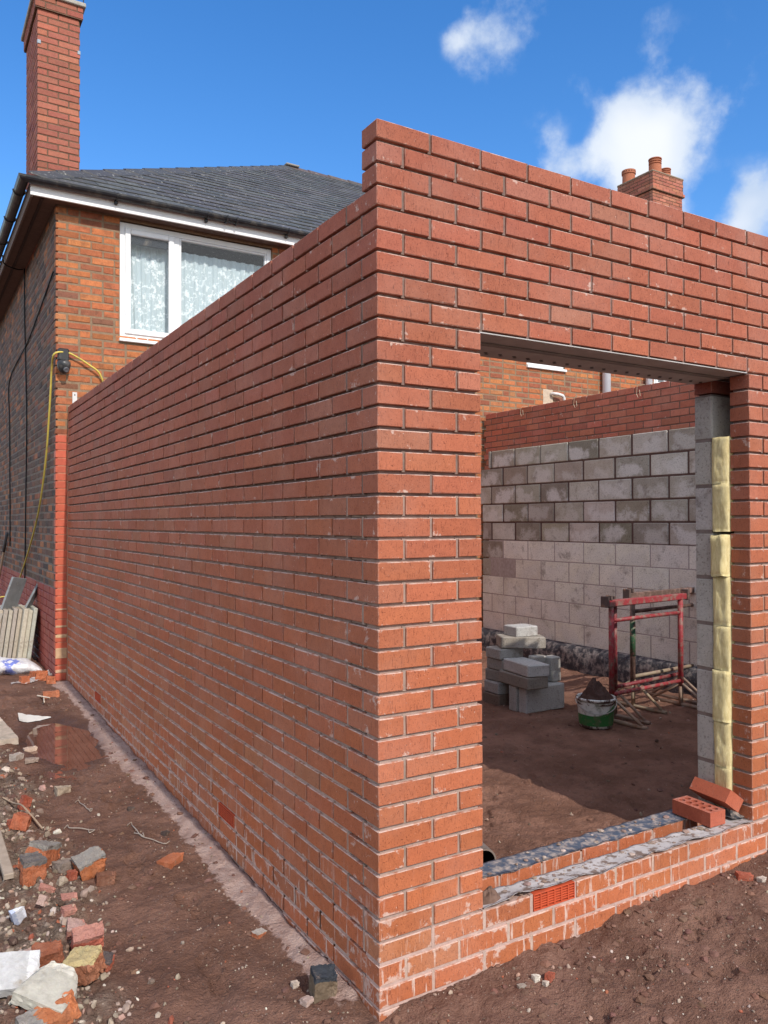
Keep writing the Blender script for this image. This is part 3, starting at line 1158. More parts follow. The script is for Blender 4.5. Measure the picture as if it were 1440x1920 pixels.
# pale mortar patches on the painted quoin
mb = MB()
for (za, zb) in ((.16, .19), (.30, .40), (.50, .53), (.60, .62), (.77, .785)):
    mb = MB()
    mb.cbox((HX0 + .003, Y0 - .0045, za), (-.004, Y0 + .01, zb), .003, jit((.56, .38, .24), .1))
    mb.build('mortar_patch', M_MORT, house)
mb = MB()
bw, mo = MB(), MB()
for k in range(0, 63):
    z0 = k * CO
    u = .006 if k % 2 else .006 - .1125
    while u < 9.3:
        L_ = .215 if RNG.random() > .3 else .1025
        a, b = max(u, .006), min(u + L_, 9.3)
        u += L_ + JO
        if b - a < .03: continue
        if z0 < .97:
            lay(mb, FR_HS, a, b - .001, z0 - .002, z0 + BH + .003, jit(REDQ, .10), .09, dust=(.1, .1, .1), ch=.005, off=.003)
        else:
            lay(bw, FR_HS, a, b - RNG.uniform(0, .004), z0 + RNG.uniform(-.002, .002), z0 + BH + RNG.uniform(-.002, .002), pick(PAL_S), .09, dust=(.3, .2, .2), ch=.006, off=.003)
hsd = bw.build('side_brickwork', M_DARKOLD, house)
mb.build('painted_plinth', M_PAINT, house)
slab(mo, FR_HS[0], YU, (-1, 0, 0), .03, HY1 - Y0, .96, 4.75, .0035, .08, [], (.23, .195, .165, 0))
slab(mo, FR_HS[0], YU, (-1, 0, 0), .03, HY1 - Y0, -.3, .96, .005, .08, [], (.22, .05, .04, 0))
mo.build('mortar', M_MORT, hsd)
mb = MB()
mb.box((HX0 + .3, HY1 - .2, -.3), (HX1, HY1, 4.75), (.3, .13, .07, 0))
mb.box((HX1 - .2, Y0 + .31, -.3), (HX1, HY1 - .2, 4.75), (.3, .13, .07, 0))
mb.build('rear_wall', M_PAINT, house)
mb = MB()     # first floor inside, so the rooms behind the curtains are closed
mb.box((HX0 + .1, Y0 + .31, 2.60), (HX1 - .2, HY1 - .2, 2.75), (.25, .22, .2, 0))
mb.build('floor', M_WOOD, house)


# windows
def window(u0, u1, z0, z1, split, curtain=True):
    x0, x1 = u0 + HX0, u1 + HX0
    yf = Y0 + .030
    wr = MB()
    wcol = (.80, .82, .83)
    t = .055
    mb = wr
    mb.cbox((x0, yf, z0), (x0 + t, yf + .07, z1), .004, wcol)
    mb.cbox((x1 - t, yf, z0), (x1, yf + .07, z1), .004, wcol)
    mb.cbox((x0 + t, yf, z1 - t), (x1 - t, yf + .07, z1), .004, wcol)
    mb.cbox((x0 + t, yf, z0), (x1 - t, yf + .07, z0 + t), .004, wcol)
    panes = []
    if split:
        xs_ = x0 + (x1 - x0) * split
        mb.cbox((xs_ - .03, yf + .001, z0 + t), (xs_ + .03, yf + .069, z1 - t), .004, wcol)
        panes = [(x0 + t, xs_ - .03, True), (xs_ + .03, x1 - t, False)]
    else:
        panes = [(x0 + t, x1 - t, False)]
    w = mb.build('window', M_PLASTIC, house)
    for (a, b, sash) in panes:
        za, zb = z0 + t, z1 - t
        s = .058 if sash else .022
        yy = yf - .016 if sash else yf + .006
        m2 = MB()
        m2.cbox((a, yy, za), (a + s, yy + .05, zb), .008, wcol)
        m2.cbox((b - s, yy, za), (b, yy + .05, zb), .008, wcol)
        m2.cbox((a + s, yy, zb - s), (b - s, yy + .05, zb), .008, wcol)
        m2.cbox((a + s, yy, za), (b - s, yy + .05, za + s), .008, wcol)
        m2.build('casement' if sash else 'bead', M_PLASTIC, w)
        g_ = MB()
        g_.box((a + s - .003, yy + .024, za + s - .003), (b - s + .003, yy + .030, zb - s + .003))
        g_.build('pane', M_GLASS, w)
        if sash:
            hd = MB()
            hd.cbox((b - s + .02, yy - .02, (za + zb) / 2 - .05), (b - s + .038, yy - .001, (za + zb) / 2 + .05), .004, wcol)
            m3 = MB()
            m3.cbox((a + s, yy + .034, zb - s - .085), (b - s, yy + .05, zb - s - .012), .003, (.025, .03, .04))  # dark strip standing for the unlit gap above the curtain
            m3.build('dark_gap_strip', M_DULL, w)
    if curtain:
        c_ = MB()
        N = 160
        V, Fc = [], []
        for i in range(N + 1):
            xx = x0 + .09 + (x1 - x0 - .12) * i / N
            for j, zz in enumerate((z0 + .02, z1 - .155)):
                lean = .07 * (1 - j) * max(0, 1 - i / 22)
                V.append((xx + lean, yf + .145 + .012 * math.sin(i * .55) + .006 * math.sin(i * 1.7), zz))
        for i in range(N):
            Fc.append((i * 2, i * 2 + 2, i * 2 + 3, i * 2 + 1))
        c_.add(V, Fc)
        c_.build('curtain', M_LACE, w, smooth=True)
    sl_ = MB()
    sl_.cbox((x0 - .01, Y0 - .035, z0 - .035), (x1 + .01, yf + .07, z0 - .001), .005, wcol)
    sl_.build('sill', M_PLASTIC, w)
    return w


window(*WIN, .355)
window(*WIN2, None)
window(*WIN3, .4)
# roof
XE, YE, ZE, PT = -.36, 5.755, 4.872, .634
D_ = 4.84
RX, RY, RZ = XE + D_, YE + D_, ZE + D_ * PT
XR_, YB = HX1 + .3, RY + D_
mb = MB()
o_ = -.012
mb.add([(XE, YE, ZE + o_), (XR_, YE, ZE + o_), (XR_, RY, RZ + o_), (RX, RY, RZ + o_), (XE, YB, ZE + o_), (XR_, YB, ZE + o_)],
       [(0, 1, 2, 3), (0, 3, 4), (3, 2, 5, 4), (1, 5, 2), (0, 4, 5, 1)], (.05, .052, .058, 0))
roof = mb.build('roof', M_SLATE, house)
mb = MB()
gauge, sw = .205, .255
nrow = int(D_ * math.hypot(1, PT) / gauge) + 1
ux, uz = 1 / math.hypot(1, PT), PT / math.hypot(1, PT)
for i in range(nrow):
    s0 = i * gauge - .02
    s1 = min(s0 + gauge + .06, D_ / ux - .01)
    yb, zb_, yt, zt_ = YE + s0 * ux, ZE + s0 * uz, YE + s1 * ux, ZE + s1 * uz
    x = XE - (.127 if i % 2 else 0)
    while x < 11.5:
        lb, lt = max(x + .002, XE + (yb - YE) + .02), max(x + .002, XE + (yt - YE) + .02)
        rb_, rt_ = x + sw - .003, x + sw - .003
        x += sw
        if lb >= rb_ - .01: continue
        lt = min(lt, rt_ - .002)
        h0 = .014 + RNG.uniform(-.002, .002)
        t_ = .007
        c = jit(RNG.choice([(.078, .080, .084), (.068, .070, .074), (.092, .093, .095), (.062, .063, .066)]), .14) + (0,)
        dz = RNG.uniform(-.004, .002)
        V = [(lb, yb + dz, zb_ + h0), (rb_, yb + dz, zb_ + h0), (rt_, yt, zt_ + .001), (lt, yt, zt_ + .001),
             (lb, yb + dz - .001, zb_ + h0 + t_), (rb_, yb + dz - .001, zb_ + h0 + t_), (rt_, yt, zt_ + .005), (lt, yt, zt_ + .005)]
        mb.add(V, [(4, 5, 6, 7), (0, 1, 5, 4), (1, 2, 6, 5), (3, 0, 4, 7)], c)
mb.build('slates', M_SLATE, roof)
# hip and ridge caps
mb = MB()


def caps(p0, p1, left, right, wdt, col, nseg):
    p0, p1 = Vector(p0), Vector(p1)
    d = (p1 - p0) / nseg
    left, right = Vector(left), Vector(right)
    for i in range(nseg):
        a, b = p0 + d * i, p0 + d * (i + 1.04)
        up0, up1 = Vector((0, 0, .048)), Vector((0, 0, .034))
        cc = jit(col, .12) + (0,)
        V = [tuple(a + left * wdt + Vector((0, 0, .022))), tuple(a + up0), tuple(a + right * wdt + Vector((0, 0, .022))),
             tuple(b + left * wdt + Vector((0, 0, .012))), tuple(b + up1), tuple(b + right * wdt + Vector((0, 0, .012)))]
        V2 = [(x, y, z - .014) for x, y, z in V]
        mb.add(V + V2, [(0, 1, 4, 3), (1, 2, 5, 4), (6, 7, 1, 0), (7, 8, 2, 1), (8, 11, 5, 2), (6, 0, 3, 9)], cc)


sf = Vector((1, 0, 0))
caps((XE - .01, YE - .01, ZE), (RX, RY, RZ), Vector((0, 1, PT)).normalized(), Vector((1, 0, 0)), .155, (.055, .057, .063), 17)
caps((RX - .05, RY, RZ), (XR_, RY, RZ), Vector((0, 1, -PT)).normalized(), Vector((0, -1, -PT)).normalized(), .13, (.10, .075, .065), 34)
mb.build('ridge_caps', M_SLATE, roof)
mb = MB()
mb.cbox((RX - .10, RY - .09, RZ + .01), (RX + .16, RY + .05, RZ + .046), .016, (.30, .28, .25))
mb.build('mortar_bedding', M_CONC, roof)
# fascia and soffit
mb = MB()
mb.cbox((XE, Y0 - .165, 4.728), (HX1, Y0 - .145, 4.875), .003, (.80, .80, .80))
mb.build('fascia', M_PLASTIC, house)
mb = MB()
mb.cbox((XE, Y0 - .144, 4.715), (XE + .022, HY1, 4.86), .003, (.20, .155, .135))
mb.build('side_fascia', M_WOOD, house)
mb = MB()
mb.box((XE + .023, Y0 - .144, 4.742), (HX0 - .001, HY1, 4.752), (.16, .105, .085, 0))
mb.box((HX0, Y0 - .144, 4.742), (HX1, Y0 - .002, 4.752), (.16, .105, .085, 0))
mb.box((XE + .10, Y0 - .10, 4.728), (XE + .125, HY1, 4.7415), (.07, .05, .045, 0))
mb.build('soffit', M_WOOD, house)


# gutters
def gutter(mb, pts, r=.052, seg=9):
    V, Fc = [], []
    m_ = seg + 1
    for (p, side) in pts:
        for rr in (r, r - .004):
            for k in range(m_):
                a = math.pi + math.pi * k / seg
                V.append((p[0] + side[0] * rr * math.cos(a), p[1] + side[1] * rr * math.cos(a), p[2] + rr * math.sin(a) * 1.0))
    for i in range(len(pts) - 1):
        b0, b1 = i * 2 * m_, (i + 1) * 2 * m_
        for k in range(seg):
            Fc.append((b0 + k, b0 + k + 1, b1 + k + 1, b1 + k))
            Fc.append((b0 + m_ + k + 1, b0 + m_ + k, b1 + m_ + k, b1 + m_ + k + 1))
        Fc.append((b0, b1, b1 + m_, b0 + m_))
        Fc.append((b0 + seg, b0 + m_ + seg, b1 + m_ + seg, b1 + seg))
    mb.add(V, Fc, (.022, .024, .030, 0))


GY, GX, GZ = Y0 - .219, XE - .062, 4.868
mb = MB()
gutter(mb, [((GX, HY1, GZ), (1, 0)), ((GX, GY, GZ), (1, 1)), ((HX1, GY, GZ), (0, 1))])
gut = mb.build('gutter', M_BLACKPVC, house)
mb = MB()
ARC = [math.pi + math.pi * q / 8 for q in range(9)]
BRK = (.018, .019, .024, 0)
for i in range(12):
    xx = .42 + i * .92
    mb = MB()
    mb.tube([(xx, GY + .056 * math.cos(a), GZ + .056 * math.sin(a)) for a in ARC], .006, 6, BRK)
    mb.cbox((xx - .016, Y0 - .2, GZ - .085), (xx + .016, Y0 - .1655, GZ - .045), .006, (.02, .021, .026))
    mb.build('bracket', M_BLACKPVC, gut)
for i in range(9):
    yy = 6.12 + i * .8
    mb = MB()
    mb.tube([(GX + .057 * math.cos(a), yy, GZ + .057 * math.sin(a)) for a in ARC], .007, 6, BRK)
    mb.build('bracket', M_BLACKPVC, gut)
for xx in (1.55, 1.66):
    mb = MB()
    mb.tube([(xx, GY + .058 * math.cos(a), GZ + .058 * math.sin(a)) for a in ARC], .011, 6, BRK)
    mb.build('union_clip', M_BLACKPVC, gut)
# downpipes seen through the opening
for (xx, r_, zb_) in ((7.39, .060, 2.6), (8.30, .050, 2.6)):
    mb = MB()
    mb.tube([(xx, Y0 - .075, 1.5), (xx, Y0 - .075, 4.55), (xx, Y0 - .20, 4.72), (xx, Y0 - .225, 4.79)], r_, 14, (.66, .68, .74, 0))
    mb.build('downpipe', M_PLASTIC, house, smooth=True)
mb = MB()
mb.tube([(6.36, Y0 + .02, 3.40), (6.36, Y0 - .06, 3.40), (6.43, Y0 - .075, 3.395), (6.52, Y0 - .075, 3.38), (6.545, Y0 - .075, 3.35), (6.55, Y0 - .075, 3.22)], .022, 10, (.68, .66, .64, 0))
mb.build('overflow_pipe', M_PLASTIC, house, smooth=True)
mb = MB()
mb.cbox((6.22, Y0 - .006, 3.22), (6.40, Y0 + .002, 3.46), .004, (.58, .47, .36))
mb.build('mortar_patch', M_MORT, house)


# chimneys
def chimney(x0, x1, y0, y1, z0, z1, steps, pal, name='chimney'):
    mb, mo = MB(), MB()
    k = 0
    z = z0
    while z < z1 - .01:
        e = 0
        for (zs_, ee) in steps:
            if z >= zs_ - .01: e = ee
        xa, xb, ya, yb = x0 - e, x1 + e, y0 - e, y1 + e
        frs = (((xa, ya, 0), (XU, (0, -1, 0), ZU), xb - xa, 0), ((xa, ya, 0), (YU, (-1, 0, 0), ZU), yb - ya, 1),
               ((xb, ya, 0), (YU, (1, 0, 0), ZU), yb - ya, 0), ((xa, yb, 0), (XU, (0, 1, 0), ZU), xb - xa, 1))
        for (O, A, L_, par) in frs:
            on_x = par == 0 and A[0] == XU or (A[0] == XU)
            u = 0 if (k % 2) else -.1125
            a0, a1 = (0, L_) if on_x else (.106, L_ - .106)
            while u < a1:
                a, b = max(u, a0), min(u + .215, a1)
                if b - a > .03:
                    lay(mb, (O, A), a, b, z, z + BH, pick(pal), .10, dust=(.2, .3, .2), ch=.004, off=.002)
                u += .225
        mo.box((xa + .006, ya + .006, z - .0105), (xb - .006, yb - .006, z + BH - .0005), (.17, .11, .075, 0))
        z += CO
        k += 1
    ch = mb.build(name, M_CHIM, house)
    mo.build('mortar', M_MORT, ch)
    return ch


PAL_C = [((.38, .130, .086), 5), ((.34, .115, .078), 4), ((.41, .145, .088), 2)]
cb = 4.72
ch1 = chimney(-.11, .345, 7.27, 8.25, cb, 7.55, [(7.38, .028)], PAL_C)
mb = MB()
mb.cbox((-.165, 7.215, 7.552), (.400, 8.305, 7.602), .008, (.42, .40, .36))
mb.build('capping_slab', M_CONC, ch1)
for yy in (7.55, 7.98):
    mb = MB()
    mb.lathe([(.11, 0), (.105, .30), (.125, .31), (.125, .36), (.10, .36), (.09, .2)], (.117, yy, 7.603), 18, (.42, .15, .08, 0))
    mb.build('chimney_pot', M_TERRA, ch1, smooth=False)
mb = MB()
mb.tube([(.115, 7.235, 7.60), (.115, 7.235, 8.6)], .022, 10, (.75, .77, .78, 0))
mb.tube([(.115, 7.235, 7.60), (.15, 7.228, 7.64), (.11, 7.222, 7.68), (.14, 7.23, 7.74)], .006, 6, (.8, .8, .8, 0))
mb.build('aerial_mast', M_STEEL, ch1)
mb = MB()
mb.tube([(.375, 7.24, 7.60), (.375, 7.24, 8.1)], .006, 6, (.03, .035, .06, 0))
mb.tube([(.375, 7.24, 7.64), (.23, 7.24, 7.70)], .003, 6, (.03, .035, .06, 0))
mb.tube([(.375, 7.24, 7.70), (.23, 7.24, 7.76)], .003, 6, (.03, .035, .06, 0))
mb.build('aerial', M_CABLE, ch1)
# grey lead straps
mb = MB()
mb.cbox((-.1125, 7.262, 7.01), (-.075, 7.30, 7.055), .003, (.30, .36, .42))
mb.build('strap_end', M_STEEL, ch1)
mb = MB()
mb.cbox((.315, 7.262, 7.01), (.3475, 7.30, 7.055), .003, (.30, .36, .42))
mb.build('strap_end', M_STEEL, ch1)
PAL_C2 = [((.42, .155, .10), 5), ((.37, .13, .085), 4), ((.46, .19, .12), 2)]
X2, X3, Y2, Y3, Z2 = 13.02, 14.02, 9.75, 10.75, 9.49
ch2 = chimney(X2, X3, Y2, Y3, 7.0 + .0, Z2, [(9.10, .045), (9.18, .02)], PAL_C2)
mb = MB()
mb.cbox((X2 - .03, Y2 - .03, Z2), (X3 + .03, Y3 + .03, Z2 + .045), .02, (.27, .21, .15))
mb.build('flaunching', M_CONC, ch2)
for (xx, yy, hh_, rr_, style) in ((X2 + .32, Y2 + .20, .40, .145, 1), (X3 - .18, Y2 + .33, .32, .13, 1), (X2 + .18, Y3 - .15, .34, .15, 0)):
    mb = MB()
    r_ = rr_
    if style:
        prof = [(r_ * 1.0, 0), (r_ * .97, hh_ * .62), (r_ * .86, hh_ * .62 + .01), (r_ * .86, hh_ * .68), (r_ * .99, hh_ * .69), (r_ * .99, hh_ * .75), (r_ * .86, hh_ * .76), (r_ * .86, hh_ * .81),
                (r_ * .99, hh_ * .82), (r_ * .99, hh_ * .87), (r_ * .88, hh_ * .88), (r_ * .88, hh_ * .93), (r_ * 1.04, hh_ * .95), (r_ * 1.02, hh_), (r_ * .8, hh_), (r_ * .75, hh_ * .5)]
    else:
        prof = [(r_, 0), (r_ * .96, hh_ * .72), (r_ * 1.08, hh_ * .75), (r_ * 1.08, hh_), (r_ * .85, hh_), (r_ * .8, hh_ * .5)]
    mb.lathe(prof, (xx, yy, Z2 + .03), 24, (.42, .155, .085, 0))
    if not style:
        for q in range(16):
            a = 2 * math.pi * q / 16
            mb.lathe([(0, .0)], (xx, yy, Z2), 3) if False else None
            M_ = Matrix.Translation((xx, yy, Z2 + .03 + hh_ * .87)) @ Matrix.Rotation(a, 4, 'Z')
            mb.box((r_ * 1.075, -.012, -.012), (r_ * 1.083, .012, .012), (.03, .02, .02, 0), M_)
    mb.build('chimney_pot', M_TERRA, ch2)

# camera, hose, cables and fixings on the house
cm = thing('security_camera', 'black dome security camera under its junction box on the house corner', 'security camera', (-.045, Y0 - .05, 3.15))
mb = MB()
mb.cbox((-.095, Y0 - .06, 3.205), (.005, Y0 - .002, 3.325), .010, (.018, .019, .021))
mb.build('junction_box', M_BLACKPVC, cm)
mb = MB()
mb.lathe([(.0, .075), (.045, .073), (.062, .055), (.064, .03), (.058, .0), (.050, -.025), (.032, -.048), (.0, -.058)], (-.045, Y0 - .068, 3.130), 24, (.022, .023, .026, 0))
dm = mb.build('dome', M_BLACKPVC, cm, smooth=True)
mb = MB()
mb.lathe([(.026, -.0), (.026, .012), (.020, .016), (.0, .012)], (0, 0, 0), 16, (.10, .10, .11, 0))
Rm = Matrix.Translation((-.035, Y0 - .125, 3.105)) @ Vector((.25, -1, -.45)).to_track_quat('Z', 'Y').to_matrix().to_4x4()
mb.v = [np.array([tuple(Rm @ Vector(p)) for p in a]) for a in mb.v]
mb.build('lens', M_BLACKPVC, dm)


def spline(pts, nper=8):
    pts = [Vector(p) for p in pts]
    out = []
    for i in range(len(pts) - 1):
        p0, p1, p2, p3 = pts[max(i - 1, 0)], pts[i], pts[i + 1], pts[min(i + 2, len(pts) - 1)]
        for k in range(nper):
            t = k / nper
            out.append(.5 * ((2 * p1) + (-p0 + p2) * t + (2 * p0 - 5 * p1 + 4 * p2 - p3) * t * t + (-p0 + 3 * p1 - 3 * p2 + p3) * t ** 3))
    out.append(pts[-1])
    return out


mb = MB()
hp = [(.335, Y0 - .02, 3.02)]
for (u, v) in ((185, 698), (165, 683), (145, 670), (125, 661)):
    hp.append(tuple(on(u, v, 1, Y0 - .045)))
hp.append((-.13, Y0 - .055, 3.26))
for (u, v) in ((97, 690), (95, 730), (92, 780), (87, 850), (80, 910), (72, 960), (60, 1010), (45, 1060), (30, 1105), (20, 1132)):
    hp.append(tuple(on(u, v, 0, -.135)))
hp.append((-.2, 9.6, .62))
hp.append((-.4, 9.7, .56))
mb.tube(spline(hp, 5), .0095, 9, (.60, .47, .09, 0))
hose = mb.build('hose', M_HOSE, loc=(-.1, 6.5, .6), smooth=True)
tag(hose, 'yellow hose draped over the black camera and down the dark house wall', 'hose')
mb = MB()
ct = [(HX0 - .012, y, z) for (y, z) in ((8.27, 4.74), (8.26, 4.2), (8.12, 3.4), (8.04, 2.8), (8.10, 2.0), (8.16, 1.2), (8.18, .95))]
mb.tube(spline(ct, 4), .009, 6, (.014, .014, .016, 0))
mb.tube(spline([(HX0 - .03, 8.27, 4.73), (-.22, 8.2, 4.70), (-.36, 8.1, 4.71), (-.39, 8.0, 4.78)], 4), .008, 6, (.014, .014, .016, 0))
tag(mb.build('cable', M_CABLE, loc=(-.12, 8.1, .95), smooth=True), 'long black cable dropping straight down the dark house wall from the gutter', 'cable')
mb = MB()
ct = [(HX0 - .011, y, z) for (y, z) in ((6.05, 4.1), (6.9, 3.95), (8.0, 3.78), (9.9, 3.62), (9.88, 3.0), (9.82, 2.0), (9.80, 1.3))]
mb.tube(spline(ct, 4), .008, 6, (.014, .014, .016, 0))
tag(mb.build('cable', M_CABLE, loc=(-.12, 9.8, 1.3), smooth=True), 'thin black cable running along the dark house wall then dropping, behind the straight one', 'cable')
mb = MB()
p = on(140, 745, 1, Y0)
mb.cbox((p[0] - .022, Y0 - .008, 2.745), (p[0] + .022, Y0 - .003, p[2] + .05), .002, (.62, .62, .60))
mb.box((p[0] - .005, Y0 - .009, p[2] + .015), (p[0] + .005, Y0 - .0075, p[2] + .03), (.05, .05, .05, 0))
tag(mb.build('wall_tie_plate', M_STEEL, loc=(p[0], Y0, 2.77)), 'small pale metal fixing plate on the house above the end of the side wall', 'fixing plate')

# ------------------------------------------------------------------ insulation, damp course and loose bricks at the opening
BZ = [2.032, 1.803, 1.572, 1.356, 1.117, .902, .658, .438, .245]
BL = ['yellow mineral wool piece at the top of the cavity, just under the bare gap', 'yellow mineral wool piece second from the top of the cavity',
      'yellow mineral wool piece bulging out below the dark gap in the cavity', 'creased yellow mineral wool piece third block joint down in the cavity',
      'yellow mineral wool piece at mid height of the cavity beside the door jamb', 'long drooping yellow mineral wool piece below the middle of the cavity',
      'yellow mineral wool piece second from the bottom of the cavity', 'lowest yellow mineral wool piece, standing behind the leaning brick']
for i in range(8):
    z1, z0 = BZ[i] - .001 - (.016 if i == 2 else 0), BZ[i + 1] + .0005
    NU, NZ = 10, 14
    V, Fc = [], []
    for a in range(NZ + 1):
        zz = z0 + (z1 - z0) * a / NZ
        for b in range(NU + 1):
            yy = .106 + (.197 - .106) * b / NU
            e = min(1, 11 * min(a / NZ, 1 - a / NZ) + .72) * min(1, 5 * min(b / NU, 1 - b / NU) + .25)
            bulge = .014 + .015 * mnoise.noise((i * 3.1, yy * 14, zz * 6)) + .005 * mnoise.noise((i, yy * 50, zz * 22))
            if i == 2: bulge += .018
            V.append((2.022 - e * bulge - (.01 if i in (2, 5) else 0), yy + .004 * mnoise.noise((zz * 9, i, 0)), zz + .006 * mnoise.noise((yy * 20, i, 5))))
    nb = len(V)
    for a in range(NZ + 1):
        for b in range(NU + 1):
            q = V[a * (NU + 1) + b]
            V.append((2.30, q[1], q[2]))
    for a in range(NZ):
        for b in range(NU):
            q = a * (NU + 1) + b
            Fc.append((q, q + 1, q + NU + 2, q + NU + 1))
    for b in range(NU):
        for a in (0, NZ):
            q = a * (NU + 1) + b
            Fc.append((q, q + 1, nb + q + 1, nb + q))
    for a in range(NZ):
        for b in (0, NU):
            q = a * (NU + 1) + b
            Fc.append((q, q + NU + 1, nb + q + NU + 1, nb + q))
    mb = MB()
    mb.add(V, Fc)
    tag(mb.build('insulation_batt', M_WOOL, loc=(2.1, .15, z0), smooth=True), BL[i], 'insulation', 'mineral wool pieces in the wall cavity')


def strip(name, m, x0, x1, y0, y1, z, label, curl=0.0, seed=0, col=(.5, .5, .5)):
    N, Mn = 90, 10
    V, Fc = [], []
    for i in range(N + 1):
        xx = x0 + (x1 - x0) * i / N
        for j in range(Mn + 1):
            t = j / Mn
            yy = y0 + (y1 - y0) * t
            edge = (1 - t) ** 2
            w = curl * edge * (.5 + 1.6 * mnoise.noise((xx * 4.2, seed, 0)))
            wob = .016 * edge * mnoise.noise((xx * 6, seed, 3)) + .011 * mnoise.noise((xx * 16, seed, 7)) * (edge + t * t)
            zz = z + max(0, w) + .004 * abs(mnoise.noise((xx * 9, yy * 18, seed))) + .0025
            V.append((xx, yy + wob, zz))
    nb = len(V)
    V += [(a, b, c - .002) for a, b, c in V]
    W1 = Mn + 1
    for i in range(N):
        for j in range(Mn):
            q = i * W1 + j
            Fc.append((q, q + W1, q + W1 + 1, q + 1))
            Fc.append((nb + q, nb + q + 1, nb + q + W1 + 1, nb + q + W1))
        for j in (0, Mn):
            q = i * W1 + j
            Fc.append((q, q + W1, nb + q + W1, nb + q))
    mb = MB()
    mb.add(V, Fc, col + (0,))
    return tag(mb.build(name, m, loc=((x0 + x1) / 2, (y0 + y1) / 2, z), smooth=True), label, 'damp course')


strip('damp_proof_course', M_DPCW, .443, 2.02, -.004, .108, .2155, 'pale mortar-caked damp proof strip with a ragged curling edge on the outer sill', .022, 1, (.50, .46, .45))
strip('damp_proof_course', M_DPC, .36, 2.0, .196, .312, .2155, 'dark blue-grey damp proof strip splashed with mortar on the inner sill', .004, 8, (.075, .095, .135))
mb = MB()
V, Fc = [], []
for i in range(9):
    for j in range(5):
        t, s_ = i / 8, j / 4
        V.append((1.955 + .10 * t - .02 * s_, .055 + .10 * s_ - .02 * t, .232 + .05 * s_ * t + .012 * mnoise.noise((t * 5, s_ * 5, 2))))
for i in range(8):
    for j in range(4):
        q = i * 5 + j
        Fc.append((q, q + 5, q + 6, q + 1))
V2 = [(a, b, c - .003) for a, b, c in V]
mb.add(V, Fc, (.05, .055, .065, 0))
mb.add(V2, Fc, (.05, .055, .065, 0))
tag(mb.build('damp_proof_course', M_DPC, loc=(2.0, .1, .23), smooth=True), 'torn black scrap of damp proof sheet at the foot of the right jamb', 'damp course')


def clod_pile(name, c, rx, ry, h, label, cat='soil', col=(.17, .105, .08), seed=0, m=None, res=22, base=None):
    V, Fc = [], []
    for i in range(res + 1):
        for j in range(res):
            a = 2 * math.pi * j / res
            r_ = i / res
            x, y = c[0] + rx * r_ * math.cos(a), c[1] + ry * r_ * math.sin(a)
            hgt = h * (1 - r_ ** 1.6)
            nz = 1 + .9 * mnoise.noise((x * 28 + seed, y * 28, 2)) + .5 * mnoise.noise((x * 75, y * 75, seed))
            V.append((x, y, c[2] + max(hgt * nz, -.002)))
    for i in range(res):
        for j in range(res):
            j2 = (j + 1) % res
            Fc.append((i * res + j, (i + 1) * res + j, (i + 1) * res + j2, i * res + j2))
    mb = MB()
    mb.add(V, Fc, col + (0,))
    return tag(mb.build(name, m or M_SOIL, loc=c), label, cat)


clod_pile('soil_heap', (.50, .045, .222), .058, .045, .034, 'small heap of brown soil on the outer sill beside the left pier', seed=3)


# perforated brick
def perforated_brick(name, label, M, col, group=None, broken=None):
    L_, Wd, Hh = .215, .1025, .065
    bm = bmesh.new()
    # top face with holes built from a grid: each cell is a ring from square to hole
    nxh, nyh = 5, 2
    mx_, my_ = .012, .012
    cw, chh = (L_ - 2 * mx_) / nxh, (Wd - 2 * my_) / nyh
    V, Fc, cols = [], [], []
    SEG = 16
    top, bot = Hh / 2, -Hh / 2

    def addv(p):
        V.append(p)
        return len(V) - 1
    bc = col + (.15,)
    hc = tuple(x * .9 for x in col) + (0,)
    for i in range(nxh):
        for j in range(nyh):
            cx = -L_ / 2 + mx_ + cw * (i + .5)
            cy = -Wd / 2 + my_ + chh * (j + .5)
            r_ = min(cw, chh) * .385
            sq, ho, hb = [], [], []
            for q in range(SEG):
                a = 2 * math.pi * q / SEG
                ca_, sa_ = math.cos(a), math.sin(a)
                k_ = 1 / max(abs(ca_), abs(sa_))
                sq.append(addv((cx + cw / 2 * ca_ * k_, cy + chh / 2 * sa_ * k_, top)))
                ho.append(addv((cx + r_ * ca_, cy + r_ * sa_, top)))
                hb.append(addv((cx + r_ * ca_ * .96, cy + r_ * sa_ * .96, bot + .004)))
            for q in range(SEG):
                q2 = (q + 1) % SEG
                Fc.append((sq[q], sq[q2], ho[q2], ho[q])); cols.append(bc)
                Fc.append((ho[q], ho[q2], hb[q2], hb[q])); cols.append(hc)
            Fc.append(tuple(hb)); cols.append(hc)
    a_ = [addv(p) for p in ((-L_ / 2, -Wd / 2, top), (L_ / 2, -Wd / 2, top), (L_ / 2, Wd / 2, top), (-L_ / 2, Wd / 2, top))]
    b_ = [addv(p) for p in ((-L_ / 2 + mx_, -Wd / 2 + my_, top), (L_ / 2 - mx_, -Wd / 2 + my_, top), (L_ / 2 - mx_, Wd / 2 - my_, top), (-L_ / 2 + mx_, Wd / 2 - my_, top))]
    c_ = [addv((V[k][0], V[k][1], bot)) for k in a_]
    for q in range(4):
        q2 = (q + 1) % 4
        Fc.append((a_[q], a_[q2], b_[q2], b_[q])); cols.append(bc)
        Fc.append((a_[q2], a_[q], c_[q], c_[q2])); cols.append(col + (0,))
    Fc.append(tuple(c_[::-1])); cols.append(col + (0,))
    V = [tuple(M @ Vector(p)) for p in V]
    mb = MB()
    mb.add(V, Fc, cols=cols)
    lo = min(p[2] for p in V)
    c = M.to_translation()
    return tag(mb.build(name, M_BRICK2, loc=(c.x, c.y, lo)), label, 'brick', group)


